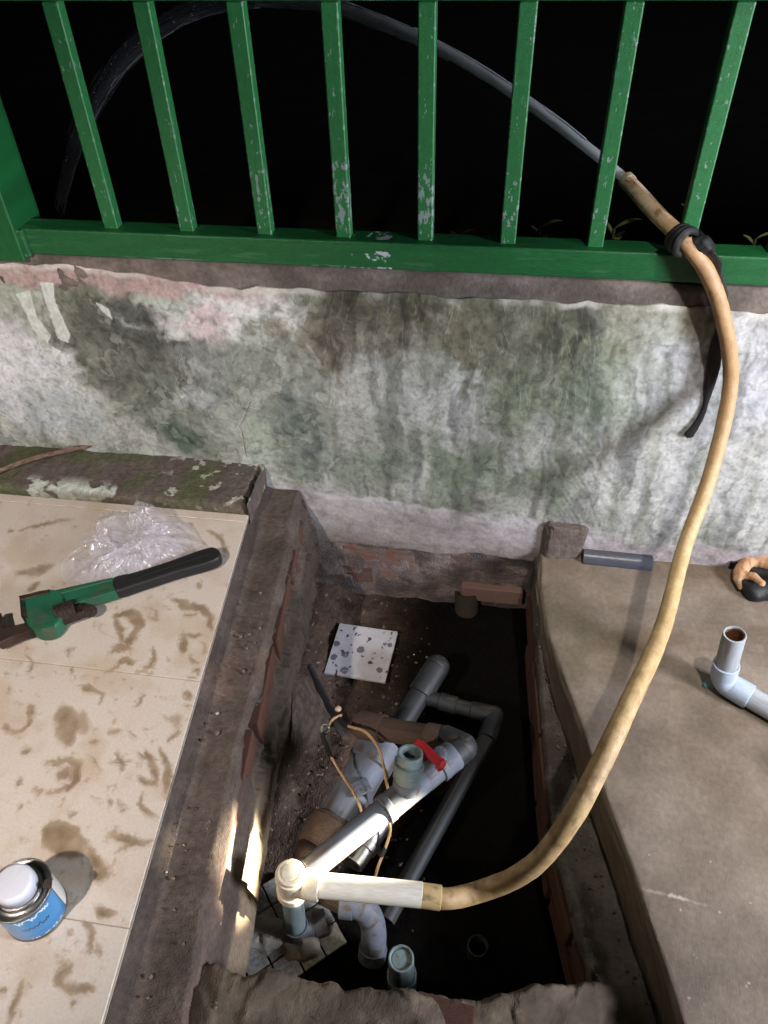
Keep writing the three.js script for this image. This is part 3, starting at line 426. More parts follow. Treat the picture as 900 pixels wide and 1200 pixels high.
{
  const t = tex(1024, 1024, (u, v) => { const x = lerp(-.5, .5, u), z = lerp(-1.32, -.2, v), n = fbm(x * 12, z * 12, 5, 341), f = fbm(x * 90, z * 90, 3, 342); let c = mix3([72, 60, 52], [104, 90, 82], n); c = mix3(c, [58, 46, 38], .6 * sstep(.55, .7, fbm(x * 26, z * 26, 4, 343)));
    const pitShade = sstep(-.27, -.08, x + .1 * (fbm(x * 7, z * 7, 4, 344) - .5) + .12 * sstep(-.66, -.5, z)); c = mix3(c, [13, 11, 9], .97 * pitShade); c = mix3(c, [150, 142, 132], .8 * sstep(.73, .76, fbm(x * 70, z * 70, 3, 345)) * (1 - pitShade)); return mul3(c, .8 + .4 * f); }, true, THREE.ClampToEdgeWrapping);  // right side blackened: the shade of the pit is put into the floor colour
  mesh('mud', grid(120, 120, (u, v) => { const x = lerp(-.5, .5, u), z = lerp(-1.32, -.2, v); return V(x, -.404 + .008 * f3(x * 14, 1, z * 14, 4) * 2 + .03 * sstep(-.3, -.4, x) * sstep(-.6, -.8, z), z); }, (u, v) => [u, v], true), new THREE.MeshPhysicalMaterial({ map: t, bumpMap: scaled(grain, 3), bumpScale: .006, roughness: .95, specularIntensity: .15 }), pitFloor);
  const gm = [mat({ map: concreteTex([150, 150, 150], [184, 184, 182], 351), roughness: .7 }), mat({ map: concreteTex([136, 134, 132], [166, 164, 160], 352), roughness: .75 })], tg = new RoundedBoxGeometry(.0415, .008, .0415, 1, .0015), c = onY(312, 1082, -.396);
  for (let i = -2; i <= 2; i++) for (let j = -2; j <= 2; j++) { const a = .86, x = c.x + (i * Math.cos(a) - j * Math.sin(a)) * .0445, z = c.z + (i * Math.sin(a) + j * Math.cos(a)) * .0445; if (x > -.2 || z < -.56 || z > -.36) continue; const b = mesh('tile', tg, gm[(i + j) & 1], pitFloor); b.position.set(x, -.396 + rr(-.001, .001), z); b.rotation.y = -a; }
  const bl = new THREE.SphereGeometry(1, 36, 20); bl.scale(.042, .012, .034); mesh('cement_spill', jitter(bl, .011, 30, 4), mat({ color: rgb(204, 200, 192), roughness: .95, bumpMap: grain, bumpScale: .006 }), pitFloor).position.copy(onY(306, 1096, -.392));
  const b2 = new THREE.SphereGeometry(1, 30, 18); b2.scale(.03, .012, .024); mesh('cement_spill', jitter(b2, .01, 34, 4), mat({ color: rgb(150, 142, 132), roughness: .95 }), pitFloor).position.copy(onY(352, 1112, -.392));
}

// ------------------------------------------------------------------ concrete slab on the right
const smear = overlay(.1, 1.3, -.2, 1.3, 700, (g, X, Y) => { const p = [[752, 1042], [772, 1046], [795, 1052], [830, 1062]].map(([a, b]) => onY(a, b, -.171)); for (let i = 0; i < 60; i++) { const k = i / 60 * 2.999, q = p[k | 0].clone().lerp(p[(k | 0) + 1], k % 1); g.globalAlpha = .2 + .8 * Math.exp(-((i - 38) ** 2) / 60); g.beginPath(); g.arc(X(q.x), Y(-q.z) + rr(-1, 1), rr(.6, 2.2), 0, 7); g.fill(); } g.globalAlpha = .8; for (let i = 0; i < 16; i++) { const q = onY(rr(760, 890), rr(980, 1190), -.171); g.beginPath(); g.arc(X(q.x), Y(-q.z), rr(.5, 1.4), 0, 7); g.fill(); } g.globalAlpha = 1; });
const slabTex = tex(1024, 1536, (u, v) => { const x = lerp(.1, 1.3, u), z = lerp(-1.3, .2, v), n = fbm(x * 8, z * 8, 5, 361), f = fbm(x * 110, z * 110, 3, 362), big = fbm(x * 2.6, z * 2.6, 3, 363); let c = mix3([106, 93, 80], [131, 118, 105], sstep(.3, .7, n * .6 + big * .4)); c = mix3(c, [96, 80, 62], .6 * sstep(.5, .7, fbm(x * 5, z * 9, 4, 364)) * sstep(-.75, -.95, z));
  c = mix3(c, [92, 86, 66], .5 * sstep(.5, .7, fbm(x * 7, z * 5, 5, 365)) * sstep(.35, .22, x)); c = mix3(c, [206, 200, 190], .75 * smear(x, -z)); c = mul3(c, .95 + .1 * fbm(x * 260, z * 260, 2, 367)); c = mul3(c, 1 - .07 * sstep(.45, .65, fbm(x * 5 + z * 1.2, z * 9 - x * 3, 5, 368))); c = mix3(c, [160, 148, 134], .16 * sstep(.56, .75, fbm(x * 30, z * 16, 4, 366)));
  return mul3(c, .9 + .2 * f); }, true, THREE.MirroredRepeatWrapping);
{
  const NJ = 70, NI = 420, g = grid(NI, NJ, (u, v) => {
    const z = lerp(-1.29, 2.2, u ** 1.4), e = slabX(z) + .0022 * f3(z * 14, 3, 1, 4) * 2, low = Math.min(lowY(z) - .02, -.19), q = resample([[e - .002, low, 8], [e - .003, low + .02, 8], [e, -.182, 9], [e + .005, -.1725, 9], [e + .03, -.171, 5], [e + .3, -.171, 2], [3.4, -.171, .2]], NJ)[Math.round(v * NJ)];
    const side = q[1] < -.176; return V(q[0] + (side ? .004 * n3(z * 26, q[1] * 90, 2) : 0), q[1] + (side ? 0 : .003 * f3(q[0] * 7, 1, z * 7, 4) + .0006 * n3(q[0] * 80, 2, z * 80)), z);
  }, (u, v, q) => [(q.x - .1) / 1.2, (q.z + 1.3) / 1.5 + (q.y < -.174 ? q.y * 2 : 0)], true);
  struct(mesh('concrete_slab', g, mat({ map: slabTex, bumpMap: scaled(grain, 4), bumpScale: .0007, roughness: .8 })));
}
// dark earth beyond the wall, out to the horizon
struct(mesh('ground', grid(60, 60, (u, v) => { const x = lerp(-60, 60, u), z = lerp(-1.42, -90, v * v); return V(x, -.25 + .02 * n3(x * 2, 1, z * 2), z); }, (u, v, q) => [q.x, q.z], true), mat({ map: concreteTex([26, 24, 18], [40, 36, 28], 371), roughness: 1 })));
struct(mesh('ground', (() => { const g = new THREE.PlaneGeometry(120, 60); g.rotateX(-Math.PI / 2); g.translate(0, -.45, 29); return g; })(), M.mud));

// ------------------------------------------------------------------ pipes and pump in the pit
const pvcTex = (a, b, s, dirt) => tex(256, 256, (u, v) => { let c = mix3(a, b, fbm(u * 6, v * 6, 4, s)); c = mix3(c, [84, 70, 58], dirt * sstep(.5, .72, fbm(u * 9, v * 5, 4, s + 2))); return mul3(c, .92 + .16 * fbm(u * 60, v * 60, 2, s + 4)); }, true, THREE.MirroredRepeatWrapping);
M.gray = mat({ map: pvcTex([92, 98, 110], [112, 119, 132], 401, .8), roughness: .62 });
M.grayMuddy = mat({ map: pvcTex([86, 90, 100], [108, 111, 121], 411, .9), roughness: .5 });
M.muddy = mat({ map: pvcTex([72, 57, 49], [98, 79, 70], 421, .5), bumpMap: grain, bumpScale: .003, roughness: .85 });
M.green = mat({ map: pvcTex([104, 122, 126], [124, 142, 146], 431, .4), roughness: .45 });
M.cream = mat({ map: pvcTex([222, 212, 186], [234, 226, 204], 441, .1), roughness: .45 });
M.white = mat({ map: pvcTex([232, 226, 210], [240, 236, 224], 451, .04), roughness: .4 });
M.dim = mat({ map: pvcTex([30, 34, 38], [40, 46, 50], 461, .9), roughness: .6 });  // dirty grey PVC with the pit shade put into its colour
M.red = mat({ color: rgb(176, 22, 30), roughness: .45, bumpMap: grain, bumpScale: .0006 });
M.black = mat({ color: rgb(22, 22, 24), roughness: .55, bumpMap: grain, bumpScale: .001 });
M.steel = new THREE.MeshStandardMaterial({ color: rgb(150, 150, 148), metalness: 1, roughness: .32, bumpMap: grain, bumpScale: .0006 });
M.darkSteel = new THREE.MeshStandardMaterial({ color: rgb(84, 74, 66), metalness: .7, roughness: .55, bumpMap: grain, bumpScale: .0015 });

const line = thing('pipe_assembly', 'grey plastic discharge pipe with cream tee, upright union and red valve handle across the pit', 'pipe');
{
  const foot = onY(347, 1092, -.392), cap = onY(340, 1022, -.083), d = cap.clone().sub(foot).normalize(), up = (t) => foot.clone().addScaledVector(d, t), L = foot.distanceTo(cap);
  mesh('riser_pipe', pipe(up(-.02), up(L - .075), .0185), M.green, line);
  mesh('riser_socket', [pipe(up(0), up(.045), .0225), ...bend(up(.03).add(V(.0, 0, 0)), up(.012), up(.008).add(V(.04, -.004, -.018)), .02).slice(0, 1), pipe(up(.008).add(V(.03, -.004, -.014)), up(.008).add(V(.052, -.004, -.024)), .0235)], M.grayMuddy, line);
  const W0 = onY(362, 1036, -.122), W1 = onY(495, 1049, -.13), D1 = onY(532, 884, -.118), T = cap.clone().lerp(W0, .5); T.y = -.122;
  const c0 = up(L - .05), D0 = c0.clone().add(V(.022, .004, -.02));
  const tee = [pipe(up(L - .088), up(L - .012), .0215), rod(up(L - .016), up(L), .0208, 28), rod(up(L - .001), up(L + .002), .014, 24), pipe(up(L - .092), up(L - .07), .0245), pipe(up(L - .026), up(L - .01), .0238), rod(c0, W0.clone().add(V(.012, 0, 0)), .0215, 28), pipe(W0.clone().add(V(-.008, 0, 0)), W0.clone().add(V(.018, -.0008, 0)), .0238)];
  mesh('tee', tee, M.cream, line);
  mesh('outlet_pipe', pipe(W0, W1, .0192), M.white, line);
  const dd = D1.clone().sub(D0).normalize(), along_ = (t) => D0.clone().addScaledVector(dd, t), LD = D0.distanceTo(D1), tt = .205;
  mesh('discharge_pipe', pipe(D0, along_(tt - .03), .0205), M.gray, line);
  mesh('joint_ring', pipe(along_(tt - .05), along_(tt - .047), .0211), M.black, line);
  const m0 = along_(tt), m1 = onY(481, 882, -.036), mu = m1.clone().sub(m0).normalize(), U = (t) => m0.clone().addScaledVector(mu, t), ML = m0.distanceTo(m1);
  mesh('union_tee', [pipe(along_(tt - .046), along_(tt + .045), .0238), pipe(along_(tt - .05), along_(tt - .036), .0252), pipe(U(.0), U(ML * .62), .0222), pipe(U(ML * .1), U(ML * .36), .0242)], M.gray, line);
  const nut = new THREE.CylinderGeometry(.0265, .0265, .03, 10, 1); mesh('union_nut', [along(nut.translate(0, .015, 0), U(ML * .44), U(ML)), pipe(U(ML * .72), U(ML), .0215, .0135), pipe(U(ML * .36), U(ML * .46), .0235)], M.green, line);
  mesh('valve_body', [pipe(along_(tt + .04), along_(LD - .012), .0245), pipe(along_(tt + .07), along_(tt + .082), .028), pipe(along_(LD - .03), along_(LD), .0275), rod(along_(tt + .075).add(V(0, .02, 0)), along_(tt + .075).add(V(0, .05, 0)), .012)], M.gray, line);
  const h0 = onY(486, 870, -.052), h1 = onY(519, 896, -.052), hd = h1.clone().sub(h0), hl = hd.length(), hg = [box(hl, .011, .017, 0, 0, 0, .004), box(.03, .016, .026, -hl * .18, -.008, 0, .005), box(.012, .016, .02, hl * .44, -.004, 0, .004)];
  const hm = mesh('valve_handle', hg, M.red, line); hm.position.copy(h0.clone().lerp(h1, .5)); hm.rotation.y = -Math.atan2(hd.z, hd.x); hm.rotation.z = -.1;
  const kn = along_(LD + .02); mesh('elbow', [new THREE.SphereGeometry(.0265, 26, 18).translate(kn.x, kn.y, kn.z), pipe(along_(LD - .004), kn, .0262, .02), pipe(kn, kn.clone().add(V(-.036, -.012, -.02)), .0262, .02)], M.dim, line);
  const p0 = onY(418, 848, -.185), p1 = kn.clone().add(V(-.03, -.01, -.016)); mesh('muddy_pipe', [pipe(p0, p1, .0225), pipe(p0.clone().lerp(p1, .05), p0.clone().lerp(p1, .32), .0265), pipe(p0.clone().lerp(p1, .8), p0.clone().lerp(p1, .97), .0262)].map((g) => jitter(g, .0012, 40)), M.muddy, line);
}
const pump = thing('pump', 'large grey and mud-brown pump cylinder lying tilted under the grey pipe in the pit', 'pump');
{
  const A = onY(366, 1010, -.275), B = onY(447, 872, -.255), d = B.clone().sub(A).normalize(), P = (t) => A.clone().addScaledVector(d, t), L = A.distanceTo(B);
  mesh('body', pipe(P(.05), P(L - .012), .0375, .03, 40), M.gray, pump);
  mesh('flange', [pipe(P(L - .05), P(L), .0455, .03, 40), rod(P(L - .008), P(L - .002), .031, 36), pipe(P(L - .004), P(L + .012), .022, .012)], M.gray, pump);
  mesh('coupling', [jitter(pipe(P(.02), P(.075), .0445, .03, 40), .0012, 40), jitter(pipe(P(.068), P(.082), .0425, .03, 40), .001, 40)], M.muddy, pump);
  mesh('reducer', jitter(along(lathe([[0, -.05], [.026, -.05], [.03, -.02], [.038, 0], [.038, .022], [0, .022]], 36), P(.0), P(.1)), .001, 30), M.darkSteel, pump);
  const b0 = onY(352, 1030, -.3), b1 = onY(412, 1060, -.285), b2 = onY(446, 1064, -.285), b3 = onY(437, 1112, -.37);
  mesh('inlet_pipe', jitter(pipe(b0, b1, .0235), .001, 40), M.muddy, pump);
  mesh('inlet_elbow', [...bend(b1, b2.clone().add(V(-.004, 0, 0)), b3, .0225, 1.12, .02), pipe(b3, b3.clone().add(V(0, -.05, .004)), .021)], M.gray, pump);
  mesh('steel_sleeve', [pipe(onY(412, 1012, -.23), onY(455, 950, -.23), .022, .018, 32), pipe(onY(424, 994, -.23), onY(430, 986, -.23), .026, .02, 32)], M.steel, pump);
  const br = P(L * .55).add(V(.03, .02, .0)); const bk = mesh('bracket', [box(.012, .05, .03, 0, 0, 0), box(.03, .008, .03, -.012, .024, 0)], M.gray, pump); bk.position.copy(br); bk.rotation.y = .6;
}
const riser = thing('drain_pipe', 'thick grey pipe, shade put into its colour, slanting up in the dark at the back of the pit', 'pipe');
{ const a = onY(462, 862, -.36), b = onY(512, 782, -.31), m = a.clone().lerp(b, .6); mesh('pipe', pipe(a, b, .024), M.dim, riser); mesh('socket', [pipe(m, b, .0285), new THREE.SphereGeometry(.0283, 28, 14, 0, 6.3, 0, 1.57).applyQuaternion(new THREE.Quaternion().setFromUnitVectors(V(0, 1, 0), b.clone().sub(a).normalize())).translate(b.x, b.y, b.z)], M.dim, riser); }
const side = thing('branch_pipe', 'thin grey pipe with an elbow running forward along the dark right side of the pit', 'pipe');
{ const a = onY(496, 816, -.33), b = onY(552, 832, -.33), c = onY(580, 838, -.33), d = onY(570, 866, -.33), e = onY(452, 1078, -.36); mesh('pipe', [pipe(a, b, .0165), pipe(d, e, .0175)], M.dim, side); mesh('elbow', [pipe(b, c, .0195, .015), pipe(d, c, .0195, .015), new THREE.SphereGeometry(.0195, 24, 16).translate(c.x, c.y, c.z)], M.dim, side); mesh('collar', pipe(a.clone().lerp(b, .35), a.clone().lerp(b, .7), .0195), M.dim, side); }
{ const p = onY(470, 1123, -.262), t = thing('pipe_stub', 'short upright grey-green pipe stub just behind the near rim', 'pipe'); mesh('pipe', [pipe(V(p.x, -.42, p.z), p, .0212, .0165), rod(V(p.x, -.3, p.z), V(p.x, p.y - .004, p.z), .0168)], M.green, t); mesh('socket', pipe(V(p.x, -.42, p.z), V(p.x, -.345, p.z), .0255), M.green, t); }
{ const p = onY(560, 1108, -.375), t = thing('pipe_mouth', 'open round pipe mouth in the shade-blackened floor right of the pit', 'pipe'); mesh('pipe', pipe(V(p.x, -.42, p.z), p, .019, .016), M.dim, t); }
// bare wires, a black strip and the spare floor tile
const copper = mat({ color: rgb(186, 152, 112), roughness: .5 }), crimp = M.steel;
{
  const a = thing('wire', 'tan wire with black tape hanging from a ring over the pump cylinder, the left one', 'wire');
  mesh('core', tube([onY(386, 884, -.16), onY(402, 910, -.17), onY(415, 930, -.175), onY(422, 946, -.19), onY(424, 956, -.215)], .0026), copper, a);
  mesh('tape', tube([onY(381, 858, -.15), onY(378, 862, -.155), onY(383, 874, -.16), onY(388, 888, -.16)], .0042), M.black, a);
  const ring = new THREE.TorusGeometry(.0078, .0024, 10, 24), o = onY(381, 854, -.15); ring.rotateX(-1.0); ring.translate(o.x, o.y, o.z); mesh('ring', ring, crimp, a);
  mesh('lead', tube([onY(385, 852, -.15), onY(390, 843, -.145), onY(400, 838, -.15)], .0026), copper, a);
  mesh('tip', jitter(new THREE.SphereGeometry(.006, 12, 10), .001, 90), mat({ color: rgb(198, 170, 150), roughness: .7 }), a).position.copy(onY(396, 831, -.14));
  const b = thing('wire', 'tan wire curving down beside the upright union, right of the other wire', 'wire');
  mesh('core', tube([onY(408, 851, -.13), onY(428, 858, -.12), onY(443, 876, -.125), onY(449, 896, -.14), onY(452, 912, -.16), onY(456, 930, -.19)], .0027), copper, b);
  mesh('tape', tube([onY(397, 842, -.15), onY(404, 850, -.14), onY(412, 852, -.13)], .0044), M.black, b);
  const c = thing('wire', 'tan wire end dangling under the grey discharge pipe', 'wire');
  mesh('core', tube([onY(456, 962, -.17), onY(457, 976, -.2), onY(450, 998, -.22), onY(443, 1016, -.24), onY(440, 1026, -.26)], .0026), copper, c); mesh('tape', tube([onY(442, 990, -.23), onY(447, 1002, -.22), onY(452, 994, -.215)], .004), M.black, c);
  tag(mesh('rubber_strip', strip([onY(362, 778, -.31), onY(372, 800, -.34), onY(382, 826, -.36), onY(394, 846, -.36), onY(400, 862, -.37)], [.012, .016, .022, .02, .012], .003, V(1, 0, 0)), M.black), 'black rubber strip hanging down the left pit wall towards the wires', 'strip');
}
{
  const blot = []; for (let i = 0; i < 26; i++) blot.push([rnd(), rnd(), rr(.03, .08), rnd()]);
  const t = tex(256, 256, (u, v) => { let c = mix3([184, 184, 190], [206, 206, 212], fbm(u * 9, v * 9, 4, 501)); for (const [x, y, r, k] of blot) { const d = Math.hypot(u - x, v - y) / r + (fbm(u * 20, v * 20, 3, 502) - .5) * .5; if (k > .72) c = mix3(c, [92, 92, 104], .85 * sstep(1, .85, d)); else if (d < 1.3) c = mix3(c, [206, 206, 210], .6 * sstep(.12, .04, Math.abs(d - .8))); }
    return mix3(c, [66, 52, 42], .9 * sstep(.66, .7, fbm(u * 8 + 2, v * 8, 5, 503))); });
  const a = onY(393, 730, -.39), b = onY(464, 741, -.39), c = onY(424, 765, -.39), o = mesh('loose_tile', (() => { const g = new RoundedBoxGeometry(.148, .008, .148, 2, .001), p = g.attributes.position, uv = g.attributes.uv; for (let i = 0; i < p.count; i++) uv.setXY(i, p.getX(i) / .15 + .5, p.getZ(i) / .15 + .5); return g; })(), mat({ map: t, roughness: .35 }));
  o.position.set(c.x, -.389, c.z); o.rotation.set(.02, -Math.atan2(b.z - a.z, b.x - a.x), .015); tag(o, 'square white patterned tile with dark spots lying loose at the back of the pit', 'tile');
}

// ------------------------------------------------------------------ hose, its tie, and the jet of water
{
  const pts = [V(-.043, -.13, -.466), V(-.005, -.1335, -.468), V(.043, -.14, -.487), V(.115, -.07, -.505), V(.166, .018, -.548), V(.2, .055, -.608), V(.256, .076, -.73), V(.321, .065, -.882), V(.374, .095, -1.06), V(.412, .19, -1.165), onZ(856, 450, -1.247), onZ(849, 380, -1.254), onZ(829, 320, -1.258), onZ(803, 284, -1.268), onZ(770, 251, -1.335), onZ(734, 211, -1.44)];
  const hoseTex = tex(256, 2048, (u, v) => { // u round, v along from the outlet pipe to the mouth
    const n = fbm(u * 4, v * 76, 4, 601), f = fbm(u * 16, v * 300, 3, 602); let c = mix3([182, 152, 106], [198, 170, 124], sstep(.3, .7, n)); c = mix3(c, mix3([168, 132, 92], [188, 152, 110], n), sstep(.5, .72, v)); c = mix3(c, [226, 200, 168], sstep(.86, .95, v) * .9);  // paler tip, lightened further to stand in for missing lamp light
    c = mix3(c, [128, 98, 60], .4 * sstep(.4, .75, fbm(u * 3 + v * 9, v * 27, 6, 603)) * sstep(.62, .3, v)); c = mix3(c, [90, 68, 44], .35 * sstep(.55, .75, fbm(u * 4 + 3, v * 70, 6, 604)) * sstep(.5, .2, v)); c = mix3(c, [140, 104, 74], .4 * sstep(.45, .75, fbm(u * 4, v * 70, 5, 605)) * sstep(.6, .8, v));
    c = mix3(c, [80, 58, 42], .5 * sstep(.62, .74, fbm(u * 6, v * 60, 5, 606)) * sstep(.75, .85, v));
    return mul3(c, .94 + .12 * f); }, true, THREE.RepeatWrapping);
  const h = thing('hose', 'long yellowish stained hose looping from the cream pipe up over the green rail', 'hose');
  const cv = curve(pts), g = new THREE.TubeGeometry(cv, 420, .0166, 22), uv = g.attributes.uv; for (let i = 0; i < uv.count; i++) uv.setXY(i, uv.getY(i), uv.getX(i));
  { const p = g.attributes.position; for (let i = 0; i < p.count; i++) { const t = Math.floor(i / 23) / 420, c = cv.getPointAt(t), k = lerp(.97, .82, sstep(.2, .6, t)); p.setXYZ(i, lerp(c.x, p.getX(i), k), lerp(c.y, p.getY(i), k), lerp(c.z, p.getZ(i), k)); } }
  mesh('tube', jitter(g, .0006, 30), mat({ map: hoseTex, roughness: .52, bumpMap: scaled(grain, 1, 12), bumpScale: .0006 }), h);
  mesh('cuff', pipe(V(-.046, -.1302, -.466), V(-.014, -.1325, -.4672), .0188, .0166), mat({ map: pvcTex([198, 170, 118], [216, 190, 140], 611, .5), roughness: .5 }), h);
  const e = cv.getPointAt(1), te = cv.getTangentAt(1); mesh('mouth', pipe(e.clone().addScaledVector(te, -.012), e.clone().addScaledVector(te, .002), .0143, .0108), mat({ color: rgb(206, 184, 158), roughness: .5 }), h);
  const st = thing('rubber_tie', 'black rubber strip tied round the hose and fence bar, its tail hanging on the wall', 'tie');
  const c0 = onZ(799, 280, -1.27), tg = onZ(803, 284, -1.268).sub(onZ(770, 251, -1.335)).normalize();
  mesh('loop', [-.009, 0, .009].map((k, i) => { const t = new THREE.TorusGeometry(.0178 + .001 * i, .0062, 10, 36); t.applyQuaternion(new THREE.Quaternion().setFromUnitVectors(V(0, 0, 1), tg.clone().add(V(.12 * (i - 1), .1 * (i - 1), 0)).normalize())); t.translate(c0.x + tg.x * k, c0.y + tg.y * k, c0.z + tg.z * k); return jitter(t, .0014, 60); }), M.black, st);
  mesh('knot', [jitter(new THREE.SphereGeometry(.019, 24, 18).scale(1.2, .8, .8).translate(...onZ(822, 288, -1.262).toArray()), .006, 50), tube([onZ(812, 280, -1.262), onZ(806, 270, -1.29), onZ(812, 268, -1.33), onZ(822, 278, -1.3), onZ(824, 290, -1.262)], .006)], M.black, st);
  mesh('tail', strip([onZ(822, 286, -1.258), onZ(832, 304, -1.262), onZ(843, 330, -1.268), onZ(848, 352, -1.272), onZ(846, 380, -1.274), onZ(839, 410, -1.275), onZ(836, 432, -1.275), onZ(832, 452, -1.275), onZ(826, 478, -1.275), onZ(817, 496, -1.275), onZ(805, 513, -1.274)], [.026, .022, .018, .014, .016, .022, .024, .018, .008, .014, .02], .0045, V(1, 0, 0), 90), M.black, st);
  mesh('tail', strip([onZ(818, 284, -1.262), onZ(828, 296, -1.255), onZ(838, 306, -1.258), onZ(842, 322, -1.262)], [.02, .026, .02, .01], .006, V(.8, .3, .5)), M.black, st);
  // water leaves the mouth at about 4.8 m/s and falls as thrown water does
  const jet = thing('water_jet', 'pale arc of water spraying from the hose mouth out beyond the fence', 'water');
  const P0 = e.clone(), U = V(-3.466, 1.823, -2.821), at = (t) => V(P0.x + U.x * t, P0.y + U.y * t - 4.9 * t * t, P0.z + U.z * t);
  const wm = new THREE.MeshPhysicalMaterial({ color: rgb(244, 248, 255), roughness: .5, transmission: .1, thickness: 0, ior: 1.33, transparent: true, opacity: .58 });
  mesh('stream', grid(150, 14, (u, v) => { const t = u * .3, p = at(t), d = V(U.x, U.y - 9.8 * t, U.z).normalize(), s = d.clone().cross(V(0, 1, 0)).normalize(), w = d.clone().cross(s), a = v * 6.2832, r = .0082 * (1 + 1.1 * u) * (1 - sstep(.8, 1, u)) * (1 + .16 * n3(u * 26, Math.cos(a) * 2, Math.sin(a) * 2)); return p.addScaledVector(s, Math.cos(a) * r).addScaledVector(w, Math.sin(a) * r); }), wm, jet);
  const mm = new THREE.MeshPhysicalMaterial({ color: rgb(244, 248, 255), roughness: .9, transparent: true, opacity: .06 });
  for (const [k, ph] of [[1, 0], [.62, 4]]) mesh('spray', grid(90, 16, (u, v) => { const t = .17 + u * .42, p = at(t), d = V(U.x, U.y - 9.8 * t, U.z).normalize(), s = d.clone().cross(V(0, 1, 0)).normalize(), w = d.clone().cross(s), a = v * 6.2832, r = k * (.011 + .034 * u) * sstep(0, .12, u) * (1 - sstep(.86, 1, u)) * (1 + .25 * n3(u * 9 + ph, Math.cos(a) * 2, Math.sin(a) * 2)); return p.addScaledVector(s, Math.cos(a) * r).addScaledVector(w, Math.sin(a) * r); }), mm, jet);
  const strands = []; for (let k = 0; k < 640; k++) { const t0 = Math.pow(rnd(), .8) * .58, dt = rr(.03, .1), spread = .0095 + .045 * t0, a = rnd() * 6.28, r = spread * Math.sqrt(rnd()), o = V(Math.cos(a) * r, Math.sin(a) * r, Math.cos(a) * r * .8), n = 5, q = []; for (let i = 0; i <= n; i++) q.push(at(t0 + dt * i / n).add(o).add(V(rr(-1, 1), rr(-1, 1), rr(-1, 1)).multiplyScalar(.0012 + .003 * t0))); strands.push(tube(q, rr(.0006, .0021), 10, 5)); }
  mesh('strands', strands, new THREE.MeshPhysicalMaterial({ color: rgb(236, 240, 248), roughness: .5, transmission: .15, thickness: 0, transparent: true, opacity: .9 }), jet).userData.kind = 'stuff';
  const drop = new THREE.SphereGeometry(1, 6, 5), N = 420, im = new THREE.InstancedMesh(drop, new THREE.MeshPhysicalMaterial({ color: rgb(224, 232, 242), roughness: .2, transparent: true, opacity: .55 }), N), m4 = new THREE.Matrix4();
  for (let i = 0; i < N; i++) { const t = .06 + .52 * Math.pow(rnd(), .7), s = .006 + .075 * t, p = at(t).add(V((rnd() + rnd() - 1) * s, (rnd() + rnd() - 1) * s, (rnd() + rnd() - 1) * s)), r = rr(.0006, .0017) * (i % 60 === 0 ? 2.4 : 1), d = V(U.x, U.y - 9.8 * t, U.z).normalize(); m4.compose(p, new THREE.Quaternion().setFromUnitVectors(V(0, 1, 0), d), V(r, r * rr(1.5, 5), r)); im.setMatrixAt(i, m4); }
  im.name = 'droplets'; im.userData.kind = 'stuff'; im.castShadow = true; jet.add(im);
}

